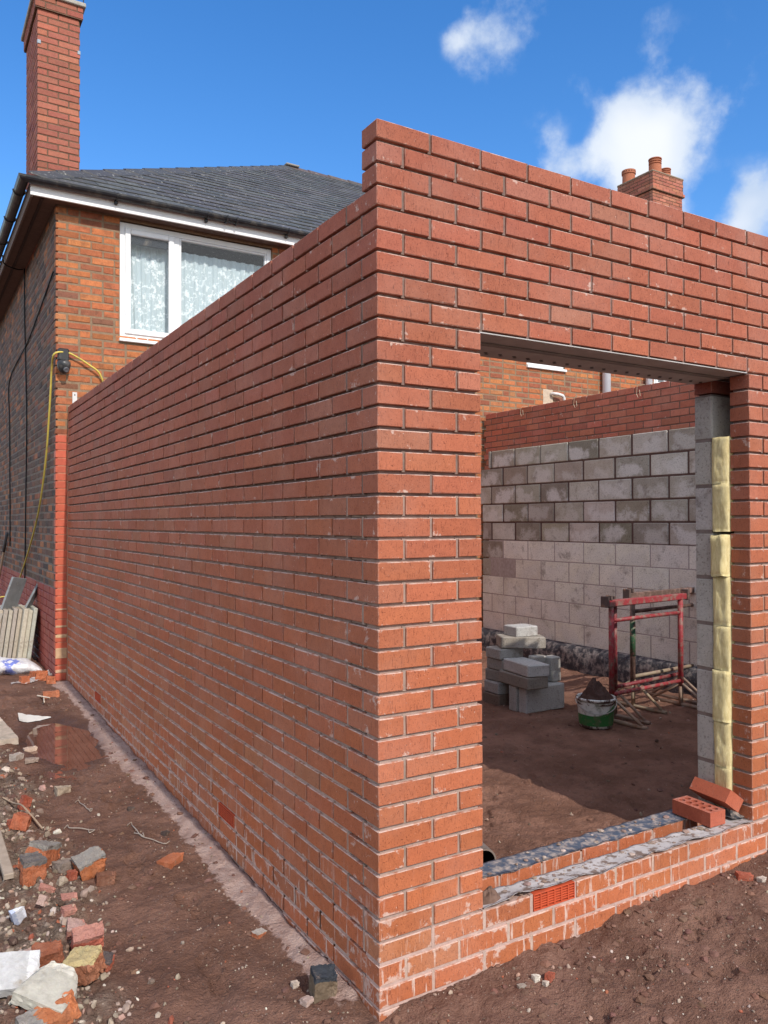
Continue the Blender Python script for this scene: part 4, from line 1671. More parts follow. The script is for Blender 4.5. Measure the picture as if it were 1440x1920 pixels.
M_BRICK2 = brick_material('loose_brick', pits=.4, scum=.35, drip=0, mottling=.25)
T = Matrix.Translation
Rz = lambda a: Matrix.Rotation(rad(a), 4, 'Z')
Rx = lambda a: Matrix.Rotation(rad(a), 4, 'X')
Ry = lambda a: Matrix.Rotation(rad(a), 4, 'Y')
perforated_brick('perforated_brick', 'red brick with ten round holes lying across the two sills', T((1.845, .158, .2575)) @ Rz(88), (.42, .105, .058))
perforated_brick('perforated_brick', 'red brick leaning tilted on top of the holed brick by the right jamb', T((1.965, .150, .318)) @ Rz(84) @ Rx(36) , (.44, .115, .06))
# pipe end on the room floor behind the left pier
pp = on(909, 1612, 2, .07)
mb = MB()
for r_, cc in ((.058, (.20, .16, .14, 0)), (.050, (.012, .011, .010, 0))):
    mb.tube([(pp[0], pp[1], .062), (pp[0] + .05, pp[1] + .16, .055), (pp[0] - .02, pp[1] + .34, .03)], r_, 22, cc, cap=False)
mb.lathe([(.058, 0), (.050, 0)], (0, 0, 0), 22, (.26, .21, .18, 0))
Rm = T((pp[0], pp[1], .062)) @ Vector((-.3, -1, 0)).to_track_quat('Z', 'Y').to_matrix().to_4x4()
mb.v[-1] = np.array([tuple(Rm @ Vector(p)) for p in mb.v[-1]])
tag(mb.build('drain_pipe', M_DULL, loc=(pp[0], pp[1], .02), smooth=True), 'dark open pipe end lying on the wet room floor behind the sill', 'pipe')

# ------------------------------------------------------------------ concrete block stack in the room
BX, BY = 3.10, 2.79


def cblock(label, c, dims, rz=0, tilt=(0, 0), col=None, al=.0, name='concrete_block'):
    mb = MB()
    M = T(c) @ Rz(rz) @ Rx(tilt[0]) @ Ry(tilt[1])
    l, w, h = dims
    cc = col or jit((.34, .325, .31), .08)
    mb.cbox((-l / 2, -w / 2, 0), (l / 2, w / 2, h), .008, cc, None, (al, al, al), M)
    for q in range(len(TF)):
        q_ = mb.c[-1 - q]
        mb.c[-1 - q] = (q_[0], q_[1], q_[2], al)
    return tag(mb.build(name, M_BLOCK, loc=c), label, 'concrete block', 'concrete blocks stacked in the room')


B = lambda dx, dy, z: (BX + dx, BY + dy, z)
lt, dk, br = (.46, .445, .42), (.27, .235, .20), (.19, .14, .11)
cblock('large pale grey block standing on edge at the front foot of the stack', B(.22, .055, .004), (.44, .10, .215), 0, col=lt)
cblock('grey block on edge just behind the front one, its narrow end showing', B(.20, .165, .004), (.44, .10, .215), 2, col=(.38, .365, .34))
cblock('dark brown stained block flat on the floor at the left of the stack', B(.11, .45, .004), (.28, .215, .10), 4, col=br)
cblock('mid grey block lying flat on the dark floor block at the left', B(.12, .44, .106), (.28, .215, .10), -3, col=(.37, .355, .335))
cblock('dark block lying flat under the projecting pale one', B(.075, .13, .222), (.215, .42, .10), -4, col=dk)  # darker tone than the blocks beside it
cblock('pale block with a brown stain projecting from the front of the stack', B(.095, .115, .324), (.215, .40, .10), -9, (0, 1), col=(.50, .485, .46), al=.2)
cblock('dull block end in the left column halfway up the stack', B(.10, .46, .208), (.18, .215, .10), 5, col=(.27, .245, .215))
cblock('small grey block in the left column under the wide upper one', B(.13, .44, .31), (.24, .215, .095), 2, col=(.32, .30, .27))
cblock('grey block of the left column directly below the wide upper one', B(.13, .44, .407), (.26, .215, .093), -2, col=(.40, .385, .355))
cblock('broken upright half block behind the projecting pair', B(.30, .20, .222), (.15, .10, .22), 8, (0, 3), col=(.42, .40, .37))
cblock('narrow upright broken block at the right of the stack top', B(.415, .13, .222), (.10, .12, .215), -6, (0, -2), col=(.44, .425, .395))
cblock('wide weathered block lying flat near the top of the stack', B(.25, .36, .502), (.40, .215, .10), -28, (0, 1), col=(.35, .315, .27), al=.2)
cblock('pale half block crowning the stack of blocks', B(.27, .38, .600), (.23, .20, .09), -6, col=(.50, .49, .47))

# ------------------------------------------------------------------ bucket
bc_ = on(1125, 1368, 2, .0)
bk = thing('bucket', 'green and white plastic bucket on the dark floor, filled with muddy mortar', 'bucket', (bc_[0] + .05, bc_[1] + .09, 0))
bx, by = bc_[0] + .05, bc_[1] + .09
mb = MB()
M_BUCKET = simple_material('muddy_plastic', .5, 12, .3, 60, .002, stain=(.10, .062, .052), stain_s=19, stain_r=(.47, .56))
mb.lathe([(0, .004), (.122, .004), (.128, .012), (.146, .215), (.155, .215), (.157, .228), (.150, .236), (.143, .232), (.138, .20), (.12, .02)], (bx, by, .002), 40, (.66, .66, .63, 0))
bod = mb.build('body', M_BUCKET, bk, smooth=True)
M_LABEL, n = mat('bucket_print')
v = n.obj()
sp = n.new('ShaderNodeSeparateXYZ')
n.put(sp.inputs[0], v)
wv = n.math('ADD', sp.outputs[2], n.math('MULTIPLY', n.math('SINE', n.math('MULTIPLY', sp.outputs[0], 14)), -.045))
c = n.mix(n.ramp(wv, .150, .156), (.030, .165, .045), (.62, .63, .60))
c = n.mix(n.ramp(n.noise(v, 18, 4, .6), .45, .7, 0, .7), c, (.12, .13, .07))
c = n.mix(n.ramp(n.noise(v, 30, 4, .7), .60, .66, 0, .9), c, (.22, .17, .14))
n.out(c, .45, n.bump(n.noise(v, 60, 2, .5), .3, .001))
mb = MB()
mb.lathe([(.1306, .025), (.1472, .208)], (bx, by, .002), 40, (1, 1, 1, 0))
mb.build('printed_band', M_LABEL, bk, smooth=True)
mb = MB()
pts = []
for q in range(15):
    a = math.pi * q / 14
    pts.append((bx + .160 * math.cos(a + 2.5), by + .160 * math.sin(a + 2.5), .215 - .085 * math.sin(a)))
mb.tube(pts, .0035, 6, (.45, .44, .42, 0))
mb.build('handle', M_WIRE, bk)
V, Fc = [], []
for i in range(27):
    for j in range(32):
        a, r_ = 2 * math.pi * j / 32, i / 26
        x, y = .150 * r_ * math.cos(a), .150 * r_ * math.sin(a)
        hgt = .09 * (1 - r_ ** 2.4) + .085 * math.exp(-((x + .02) ** 2 + y * y) / .0028) + .02 * (1 - r_ ** 8)
        pz = Vector((x * 13, y * 13, 3.3))
        nz = .055 * mnoise.noise(pz) + .038 * mnoise.noise(pz * 2.3) + .018 * mnoise.noise(pz * 5.5)
        V.append((bx + x + .02 * mnoise.noise(pz * 1.4), by + y, .19 + max(hgt + nz * (1.2 - r_), -.002)))
for i in range(26):
    for j in range(32):
        j2 = (j + 1) % 32
        Fc.append((i * 32 + j, (i + 1) * 32 + j, (i + 1) * 32 + j2, i * 32 + j2))
mb = MB()
mb.add(V, Fc, (.085, .050, .042, 0))
tag(mb.build('muck_heap', M_SOIL, loc=(bx, by, .19)), 'peaked heap of dark muddy mortar in the green bucket', 'mortar heap')

# ------------------------------------------------------------------ trestles
M_TRE = simple_material('trestle_paint', .55, 16, .35, 80, .001, stain=(.24, .15, .125), stain_s=17, stain_r=(.45, .62))
M_MUD = simple_material('muddy_steel', .8, 20, .4, 90, .002, stain=(.30, .17, .11), stain_s=14, stain_r=(.5, .66))


def trestle(label, loc, rz, w, top, low, paint, mud=(.36, .265, .20), feet=True, green=None):
    t = thing('trestle', label, 'trestle', loc, 'bricklayer trestles standing in the room')
    M = T(loc) @ Rz(rz)

    def tb(a, b, r, c, name, m, seg=10):
        mb = MB()
        mb.tube([tuple(M @ Vector(a)), tuple(M @ Vector(b))], r, seg, c + (0,))
        return mb.build(name, m, t, smooth=True)
    mb = MB()
    mb.cbox((-.06, -.026, top - .05), (w + .06, .026, top), .004, paint, None, (0, 0, 0), M)
    tr_ = mb.build('top_rail', M_TRE, t)
    mb = MB()
    for xx in (-.075, w + .075):
        mb = MB()
        mb.cbox((xx - .014, -.035, top - .055), (xx + .014, .035, top + .035), .003, (.12, .085, .075), None, (0, 0, 0), M)
        mb.build('stop_lug', M_MUD, tr_)
    mb = MB()
    mb.cbox((-.035, -.03, top + .001), (-.015, .03, top + .04), .003, (.12, .085, .075), None, (0, 0, 0), M)
    mb.build('stop_lug', M_MUD, tr_)
    for xx in (0, w):
        tb((xx, 0, low - .045), (xx, 0, top - .048), .0225, paint, 'post', M_TRE, 12)
        tb((xx, 0, .012), (xx, 0, low - .04), .018, mud, 'leg', M_MUD, 10)
        for sy in (-1, 1):
            tb((xx, 0, low - .02), (xx, sy * .29, .03), .0125, mud, 'brace', M_MUD, 8)
        tb((xx, -.33, .02), (xx, .33, .02), .016, mud, 'foot', M_MUD, 8)
    tb((.02, 0, top - .165), (w - .02, 0, top - .165), .017, paint, 'upper_rail', M_TRE)
    tb((.02, 0, low), (w - .02, 0, low), .016, paint if green is None else mud, 'lower_rail', M_TRE)
    if green:
        tb((w * 0, .0, top - .55), (0, 0, top - .25), .0245, green, 'paint_band', M_TRE, 12)
        tb((w, .0, top - .6), (w, 0, top - .35), .0245, green, 'paint_band', M_TRE, 12)
    return t


RED, RED2, BRN = (.33, .040, .050), (.21, .030, .038), (.13, .085, .070)
tp = on(1147, 1300, 1, 2.24)
tx = on(1277, 1300, 1, 2.32)
ang = math.degrees(math.atan2(.08, tx[0] - tp[0]))
wd = math.hypot(tx[0] - tp[0], .08)
trestle('front red steel trestle with bright paint, nearest the bucket', (tp[0], 2.24, 0), ang, wd, .985, .225, RED)
trestle('darker red trestle nested just behind the front red one', (tp[0] + .150, 2.345, 0), ang + 1, wd, .965, .25, RED2, mud=(.30, .215, .165))
tp3 = on(1187, 1300, 1, 2.50)
trestle('muddy brown trestle with green paint at the back against the block wall', (tp3[0], 2.50, 0), ang, wd - .02, 1.0, .27, BRN, mud=(.34, .27, .19), green=(.04, .12, .06))

# ------------------------------------------------------------------ paving slabs leaning by the house
SL = ['nearest-the-wall pale paving slab, last on the right of the leaning row', 'second paving slab in from the house wall in the leaning row', 'third paving slab in from the house wall', 'fourth paving slab in from the house wall, edge speckled with mortar',
      'fifth paving slab in from the house wall', 'sixth paving slab in from the house wall in the leaning row', 'seventh paving slab from the house wall, set slightly back', 'outermost weathered slab of the tight row, before the gap', 'paving slab leaning apart from the row at a steeper slant']
for i in range(9):
    c = jit(RNG.choice([(.44, .38, .30), (.40, .36, .30), (.47, .42, .35)]), .08)
    if i == 0: c = (.43, .43, .37)
    th = .040 + RNG.uniform(-.003, .004)
    xb = -.215 - i * .0465 - (.05 if i == 8 else 0)
    lean = 7.5 if i < 8 else 17
    yb = 6.93 + (.10 if 3 <= i <= 6 else 0) + RNG.uniform(-.01, .02) + (.13 if i >= 7 else 0)
    hgt = .60 + RNG.uniform(-.01, .015)
    g0 = gz(xb, yb + .2)
    mb = MB()
    M = T((xb, yb, g0 - .01)) @ Ry(lean)
    mb.cbox((-th, 0, 0), (0, .60, hgt), .005, c, None, (0, 0, 0), M)
    tag(mb.build('paving_slab', M_CONC, loc=(xb, yb + .3, g0 - .01)), SL[i], 'paving slab', 'paving slabs leaning on edge by the house')
# two grey boards leaning above them
for i, (lab, dx, dy, ry, rx, w, h, c) in enumerate((('broad grey slate standing on the paving slabs against the painted plinth', 0, 0, 7, -9, .25, .40, (.22, .235, .25)),
                                                    ('narrow dark grey slate slanting to the right across the broad one', .035, -.12, 10, -24, .11, .46, (.17, .185, .20)))):
    mb = MB()
    M = T((-.33 + dx * 3.2, 7.36 + dy, .62)) @ Rz(-42 if i == 0 else -30) @ Ry(ry + 9) @ Rx(rx)
    mb.cbox((-.012, -w, 0), (.012, 0, h), .002, c, None, (0, 0, 0), M)
    tag(mb.build('slate_board', M_SLATE, loc=(-.30, 7.5, .62)), lab, 'slate')
# tool handle leaning on the wall at the picture edge
mb = MB()
a, b = on(-2, 1085, 0, -.16), on(13, 1000, 0, -.135)
pa, pb2 = Vector(a), Vector(b)
mid = pa.lerp(pb2, .62)
low_ = pa + (pa - pb2) * 3.2
low_.x -= .35
mb.tube([low_, pa, mid], .017, 10, (.46, .32, .22, 0))
mb.tube([mid, pb2], .021, 10, (.10, .10, .105, 0))
tag(mb.build('tool_handle', M_WOOD, loc=tuple(low_), smooth=True), 'wooden tool handle with a dark end leaning on the house wall', 'tool')

# white sack
sx0 = gat(20, 1262)
mb = MB()
NX, NY = 26, 16
V, Fc = [], []
for i in range(NX + 1):
    for j in range(NY):
        t, a = i / NX, 2 * math.pi * j / NY
        prof = min(1, 5 * min(t, 1 - t) + .12)
        x = -.85 + .70 * t
        ry_, rz_ = .20 * (.8 + .2 * prof), .115 * prof ** .6 * (1 - .45 * t)
        nn = 1 + .28 * mnoise.noise((x * 7, a * 1.3, 3)) + .10 * mnoise.noise((x * 25, a * 4, 8))
        V.append((x, 6.66 + ry_ * math.cos(a) * nn, max(rz_ * math.sin(a) * nn, -rz_ * .75) + rz_ * .75))
for i in range(NX):
    for j in range(NY):
        j2 = (j + 1) % NY
        Fc.append((i * NY + j, (i + 1) * NY + j, (i + 1) * NY + j2, i * NY + j2))
zb = gz(-.4, 6.66)
V = [(x, y, z + zb - .005) for x, y, z in V]
Fc.append(tuple(range(NY)))
M_SACK, n = mat('printed_sack')
v = n.obj()
c = n.mix(n.ramp(n.noise(v, 20, 4, .6), .35, .7), (.74, .75, .78), (.55, .52, .52))
bl = n.math('MULTIPLY', n.ramp(n.vmath('DISTANCE', v, (.06, -.12, .10), out=1), .07, .13, 1, 0), n.ramp(n.noise(v, 16, 3, .6), .46, .52))
c = n.mix(bl, c, (.16, .20, .55))
n.out(c, .5, n.bump(n.noise(v, 28, 4, .6), 1.0, .01), spec=.4)
mb.add(V, Fc)
tag(mb.build('cement_sack', M_SACK, loc=(-.5, 6.66, zb), smooth=True), 'crumpled white plastic sack with blue print in front of the slabs', 'sack')

# clear plastic sheet
mb = MB()
V, Fc = [], []
for i in range(31):
    for j in range(9):
        t, s_ = i / 30, j / 8
        x = -.50 + .40 * t
        y = 5.98 + .28 * t * t + .16 * (s_ - .5) * (.5 + t)
        z = gz(x, y) + .006 + abs(.075 * t * mnoise.noise((t * 7, s_ * 4, 1))) + .02 * t * abs(mnoise.noise((t * 21, s_ * 11, 6)))
        V.append((x, y, z))
for i in range(30):
    for j in range(8):
        q = i * 9 + j
        Fc.append((q, q + 9, q + 10, q + 1))
mb.add(V, Fc)
tag(mb.build('plastic_film', M_FILM, loc=(-.3, 6.15, gz(-.3, 6.15)), smooth=True), 'crumpled clear plastic film trailing from the sack over the mud', 'plastic film')


# ------------------------------------------------------------------ rubble
def chunk(name, label, cat, c, dims, rz=0, tilt=(0, 0), col=(.42, .13, .06), mort=None, jag=.2, seed=0, m=None, group=None, sink=.20, cap=None, broken=1.0):
    r = random.Random(seed)
    l, w, h = dims
    pts = []
    for sx in (-1, 1):
        for sy in (-1, 1):
            for sz in (-1, 1):
                j = jag if sx > 0 else jag * .25
                if r.random() < jag * 1.4 and sx > 0:
                    for _ in range(3):
                        pts.append(((sx * (.5 - r.uniform(.0, .45) * broken)) * l, sy * (.5 - r.uniform(0, .4) * broken) * w, sz * (.5 - r.uniform(0, .35)) * h))
                else:
                    pts.append((sx * (.5 - r.uniform(0, .5) * j * broken) * l, sy * (.5 - r.uniform(0, .18) * j) * w, sz * (.5 - r.uniform(0, .15) * j) * h))
    for _ in range(5):
        pts.append(((.5 - r.uniform(0, .12)) * l * broken, r.uniform(-.42, .42) * w, r.uniform(-.42, .42) * h))
    bm = bmesh.new()
    vs = [bm.verts.new(p) for p in pts]
    bmesh.ops.convex_hull(bm, input=vs)
    bmesh.ops.delete(bm, geom=[q for q in bm.verts if not q.link_faces], context='VERTS')
    bmesh.ops.triangulate(bm, faces=bm.faces[:])
    for _ in range(4):
        le = [e for e in bm.edges if e.calc_length() > max(dims) * .09]
        if le:
            bmesh.ops.subdivide_edges(bm, edges=le, cuts=1)
            bmesh.ops.triangulate(bm, faces=bm.faces[:])
    bm.normal_update()
    s_ = min(dims)
    for q in bm.verts:
        p = q.co
        d = mnoise.noise((p.x / s_ * 2.2 + seed, p.y / s_ * 2.2, p.z / s_ * 2.2)) * .07 * s_
        bk_ = 1.0 + 1.6 * max(0, min(1, (p.x / l - .1) / .3))
        d += mnoise.noise((p.x / s_ * 6 + seed, p.y / s_ * 6, p.z / s_ * 6)) * .040 * s_ * bk_
        d -= abs(mnoise.noise((p.x / s_ * 13 + seed, p.y / s_ * 13, p.z / s_ * 13))) * .045 * s_ * bk_
        q.co = p + q.normal * d
    M = T((0, 0, 0)) @ Rz(rz) @ Rx(tilt[0]) @ Ry(tilt[1])
    Vw = [M @ q.co for q in bm.verts]
    lo = min(p.z for p in Vw)
    zz = c[2] - lo - sink * (max(p.z for p in Vw) - lo)
    V = [(p.x + c[0], p.y + c[1], p.z + zz) for p in Vw]
    bm.verts.index_update()
    cols, Fc = [], []
    for f in bm.faces:
        Fc.append([q.index for q in f.verts])
        cc = jit(col, .03, r)
        lc = f.calc_center_median()
        if lc.x > l * .28 * broken: cc = tuple(min(1, x * 1.25) for x in cc)
        if mort and lc.z > h * .30 + .1 * h * mnoise.noise((lc.x / s_ * 3, lc.y / s_ * 3, seed)): cc = jit(mort, .04, r)
        if cap and lc.x < -l * .2 + .15 * l * mnoise.noise((lc.y / s_ * 3, lc.z / s_ * 3, seed)): cc = jit(cap, .1, r)
        cols.append(cc + (.2,))
    bm.free()
    mb = MB()
    mb.add(V, Fc, cols=cols)
    ob = mb.build(name, m or M_RUB, loc=c, smooth=True)
    ob.data.set_sharp_from_angle(angle=rad(24))
    return tag(ob, label, cat, group)


M_RUB = brick_material('broken_brick', pits=.4, scum=.75, drip=0, mottling=.55, bumpd=.005, dustcol=(.25, .165, .125))
OR, RD, PK, BR_ = (.44, .135, .055), (.36, .085, .045), (.48, .22, .17), (.20, .085, .05)
GM, YM, WM = (.27, .26, .235), (.52, .42, .20), (.52, .47, .41)
GB = 'broken bricks on the rubble strip'
G = lambda u, v: gat(u, v)
chunk('broken_brick', 'orange half brick with a dark grey mortar top standing at the left edge', 'brick', G(60, 1652), (.115, .10, .11), 95, (4, -3), OR, mort=(.13, .125, .12), jag=.12, seed=1, group=GB, sink=.10)
chunk('broken_brick', 'jagged orange brick behind the dark-topped half brick', 'brick', G(84, 1622), (.14, .11, .12), 40, (8, 14), OR, mort=GM, jag=.5, seed=2, group=GB, sink=.15)
chunk('broken_brick', 'bright orange broken brick capped with grey and white mortar', 'brick', G(172, 1640), (.15, .105, .09), 12, (10, -14), (.48, .16, .06), mort=GM, cap=None, jag=.6, seed=3, group=GB, sink=.08)
chunk('broken_brick', 'small brown brick bat beside the mortar-capped orange brick', 'brick', G(199, 1654), (.085, .05, .045), -10, (0, 4), BR_, jag=.2, seed=4, group=GB)
chunk('broken_brick', 'little square red chip left of the mortar-capped orange brick', 'brick', G(136, 1648), (.04, .035, .045), 20, (0, 8), RD, jag=.2, seed=5, group=GB)
chunk('broken_brick', 'pale pink brick sliver in front of the dark-topped half brick', 'brick', G(90, 1668), (.075, .035, .035), -25, (10, 5), PK, jag=.3, seed=6, group=GB)
chunk('broken_brick', 'flat orange brick half sunk in the bare path, away from the rubble', 'brick', G(320, 1616), (.11, .085, .035), 38, (0, -7), OR, jag=.3, seed=7, group=GB, sink=.35)
chunk('broken_brick', 'terracotta tile bat leaning at the left edge beneath the twig', 'brick', G(42, 1552), (.11, .085, .075), 65, (14, 12), (.46, .13, .06), jag=.3, seed=8, group=GB, sink=.12)
chunk('broken_brick', 'small upright red shard above the terracotta bat', 'brick', G(48, 1518), (.06, .05, .075), 10, (0, 22), RD, jag=.5, seed=9, group=GB)
chunk('broken_brick', 'dull red shard tucked behind the terracotta bat', 'brick', G(24, 1546), (.06, .05, .06), 120, (0, 10), RD, jag=.4, seed=10, group=GB)
chunk('broken_brick', 'red tile piece with a white mortar smear on its face', 'brick', G(164, 1786), (.115, .07, .095), -4, (24, 0), (.46, .12, .075), mort=PK, jag=.12, seed=11, group=GB, sink=.1)
chunk('broken_brick', 'pinkish tile end lying just behind the white-smeared tile', 'brick', G(144, 1752), (.075, .07, .045), -12, (14, 5), PK, mort=(.5, .33, .28), jag=.3, seed=12, group=GB)
chunk('broken_brick', 'rough brown-red brick standing behind the pale slabs', 'brick', G(90, 1816), (.115, .07, .085), -3, (14, 0), (.30, .10, .05), jag=.2, seed=13, group=GB, sink=.1)
chunk('broken_brick', 'brown brick half with a yellow mortar top beside the pale slabs', 'brick', G(160, 1848), (.12, .105, .095), -38, (6, -10), (.29, .11, .055), mort=YM, jag=.35, seed=14, group=GB, sink=.08)
chunk('broken_brick', 'flat red brick end with a black stripe under the yellow-topped brick', 'brick', G(189, 1812), (.095, .065, .04), -25, (8, 6), RD, mort=(.08, .07, .07), jag=.3, seed=15, group=GB)
chunk('broken_slab', 'white painted slab piece with a grey band at the left edge', 'slab', G(20, 1866), (.19, .155, .045), -14, (22, 6), (.50, .50, .50), mort=None, jag=.2, seed=16, m=M_CONC, sink=.05)
chunk('broken_slab', 'large pale concrete slab piece with a broken pointed corner', 'slab', G(98, 1880), (.20, .185, .045), 52, (20, -8), (.47, .45, .39), jag=.5, seed=17, m=M_CONC, sink=.02)
chunk('broken_brick', 'long orange brick with a grey mortar side at the very bottom', 'brick', G(95, 1932), (.20, .085, .08), 16, (12, -4), (.46, .155, .06), cap=GM, jag=.25, seed=18, group=GB)
chunk('broken_brick', 'pink brick flake above the white-smeared tile', 'brick', G(130, 1690), (.07, .05, .02), -6, (10, 0), PK, jag=.3, seed=19, group=GB)
chunk('broken_brick', 'second pink flake half buried below the first pink flake', 'brick', G(130, 1712), (.06, .045, .03), 8, (6, 4), PK, jag=.4, seed=20, group=GB, sink=.3)
chunk('broken_brick', 'cream pink chip on the dark rubble beside the two flakes', 'brick', G(82, 1695), (.05, .035, .04), 50, (10, 30), (.5, .35, .29), jag=.5, seed=21, group=GB)
chunk('broken_brick', 'tiny pale pink shard left of the rough brown-red brick', 'brick', G(49, 1788), (.055, .03, .025), 30, (0, 10), (.52, .36, .30), jag=.4, seed=22, group=GB)
chunk('broken_brick', 'orange brick scraps on a mortar smear near the side wall', 'brick', G(487, 1752), (.055, .04, .022), 20, (0, 5), OR, mort=WM, jag=.5, seed=23, sink=.3)
chunk('stone', 'smooth beige cobble lying on the path edge below the puddle', 'stone', G(119, 1487), (.10, .06, .055), 10, (0, 0), (.36, .29, .22), jag=.7, seed=24, m=M_STONE, sink=.2, broken=.8)
chunk('stone_sett', 'blue-black and brown stone sett beside the foot of the wall corner', 'stone', G(606, 1864), (.082, .075, .095), -12, (6, 3), (.155, .115, .080), mort=(.045, .05, .06), jag=.1, seed=25, m=M_STONE, sink=.12)
chunk('stone', 'round pale pebble left of the stone sett', 'stone', G(553, 1850), (.026, .024, .024), 0, (0, 0), (.46, .38, .32), jag=.8, seed=26, m=M_STONE, broken=.7)
chunk('stone', 'flat pinkish stone chip in front of the stone sett', 'stone', G(577, 1880), (.045, .035, .022), 15, (0, 0), (.42, .31, .27), jag=.6, seed=27, m=M_STONE)
chunk('stone', 'larger white pebble on the soil before the front wall', 'stone', G(1005, 1838), (.028, .022, .026), 0, (0, 0), (.55, .50, .43), jag=.8, seed=28, m=M_STONE, broken=.7)
chunk('stone', 'smaller white pebble touching the brick chip before the front wall', 'stone', G(1024, 1846), (.024, .017, .018), 10, (0, 0), (.52, .45, .38), jag=.8, seed=29, m=M_STONE, broken=.7)
chunk('brick_chip', 'little red brick chip between pebbles before the front wall', 'brick', G(1031, 1833), (.042, .024, .024), 25, (0, 12), RD, jag=.3, seed=30)
chunk('brick_chip', 'wedge of red brick at the foot of the front wall, far right', 'brick', G(1396, 1648), (.075, .04, .03), -30, (0, 8), RD, jag=.3, seed=31)
chunk('stone', 'pale stone chip on the soil at the far right below the wall', 'stone', G(1428, 1653), (.036, .028, .024), 0, (0, 0), (.45, .38, .33), jag=.7, seed=32, m=M_STONE, broken=.8)
chunk('stone', 'flat grey stone flake on the soil left of the white pebbles', 'stone', G(981, 1851), (.045, .02, .012), -12, (0, 0), (.30, .25, .21), jag=.6, seed=33, m=M_STONE)
# by the house
chunk('broken_brick', 'orange perforated brick end standing at the foot of the painted plinth', 'brick', G(78, 1274), (.11, .10, .10), -8, (-4, 6), (.50, .15, .06), jag=.15, seed=40)
chunk('broken_brick', 'two-layer orange brick block next to the house corner', 'brick', G(96, 1280), (.085, .08, .085), -5, (0, 0), (.50, .16, .07), jag=.08, seed=41)
chunk('broken_brick', 'grooved orange brick lying on the mud before the house corner', 'brick', G(96, 1306), (.14, .07, .055), -3, (0, 0), (.50, .17, .08), jag=.15, seed=42)
chunk('broken_brick', 'orange brick half hidden under the clear film', 'brick', G(46, 1281), (.085, .07, .085), 12, (0, 0), (.50, .15, .065), jag=.2, seed=43)
chunk('broken_brick', 'narrow orange brick end between sack and perforated brick', 'brick', G(63, 1270), (.06, .06, .07), 22, (0, 4), (.46, .14, .06), jag=.2, seed=44)
chunk('rubble_stone', 'cream mortar lump at the near side of the puddle', 'rubble', G(57, 1411), (.10, .06, .045), 12, (0, 0), (.50, .38, .30), jag=.7, seed=45, m=M_STONE)
chunk('rubble_stone', 'grey mortar lump left of the cream one by the puddle', 'rubble', G(32, 1424), (.085, .06, .05), 40, (0, 0), (.38, .32, .28), jag=.7, seed=46, m=M_STONE)
chunk('rubble_stone', 'flat brown-grey lump between puddle and cobble', 'rubble', G(60, 1428), (.09, .05, .03), -10, (0, 0), (.30, .23, .19), jag=.7, seed=47, m=M_STONE)
chunk('rubble_stone', 'small orange-white lump touching the cream mortar lump', 'rubble', G(76, 1408), (.04, .035, .035), 0, (0, 0), (.52, .30, .20), jag=.7, seed=48, m=M_STONE)
chunk('stone', 'dark low stone in the middle of the path', 'stone', G(246, 1518), (.04, .03, .02), 0, (0, 0), (.10, .075, .065), jag=.6, seed=49, m=M_STONE)
chunk('stone', 'dark stone near the pale mortar strip on the path', 'stone', G(311, 1565), (.04, .032, .022), 30, (0, 0), (.085, .062, .055), jag=.6, seed=50, m=M_STONE)
chunk('broken_brick', 'flat brown brick half buried above the dark-topped half brick', 'brick', G(110, 1575), (.10, .055, .03), 15, (0, 3), (.16, .09, .065), jag=.5, seed=51, group=GB, sink=.3)
chunk('rubble_stone', 'grey mortar lump beside the mortar-capped orange brick', 'rubble', G(120, 1628), (.085, .07, .05), 30, (0, 0), (.25, .20, .17), jag=.7, seed=52, m=M_STONE, sink=.3)

# pale kerb piece at the left edge near the puddle
chunk('kerb_stone', 'pale concrete kerb piece at the left edge beside the puddle', 'kerb', tuple(gat(-8, 1372)), (.75, .18, .05), 94, (0, 0), (.46, .38, .31), jag=.1, seed=60, m=M_CONC, sink=.4)
# grey stake
p0, p1 = gat(17, 1650), gat(-14, 1560)
mb = MB()
p0[2] += .012
p1[2] += .06
d_ = Vector(p1) - Vector(p0)
M = T(tuple(p0)) @ d_.to_track_quat('Y', 'Z').to_matrix().to_4x4()
mb.cbox((-.022, 0, -.014), (.022, d_.length, .014), .004, (.36, .29, .23), None, (0, 0, 0), M)
tag(mb.build('timber_stake', M_WOOD, loc=tuple(p0)), 'grey weathered timber stake on the rubble at the left edge', 'timber')
# plastic scraps
chunk('plastic_scrap', 'crushed white and pale blue plastic scrap standing on the rubble', 'scrap', G(34, 1735), (.055, .026, .085), 24, (18, -22), (.60, .62, .68), mort=(.74, .75, .78), cap=(.40, .45, .58), jag=.35, seed=70, m=M_PLASTIC, sink=.1)
ps = gat(58, 1352)
mb = MB()
V, Fc = [], []
for i in range(9):
    for j in range(4):
        t, s_ = i / 8, j / 3
        wdt = .045 * (1 - t) + .006
        x, y = ps[0] - .09 + .24 * t, ps[1] + wdt * (s_ - .5) * 2 + .01 * t
        V.append((x, y, max(gz(x, y), WATER_Z) + .008 + .045 * (1 - t) * s_ + .008 * mnoise.noise((t * 6, s_ * 3, 1))))
for i in range(8):
    for j in range(3):
        q = i * 4 + j
        Fc.append((q, q + 4, q + 5, q + 1))
mb.add(V, Fc, (.55, .54, .52, 0))
tag(mb.build('torn_scrap', M_PLASTIC, loc=tuple(ps)), 'torn whitish plastic scrap at the back edge of the puddle', 'scrap')
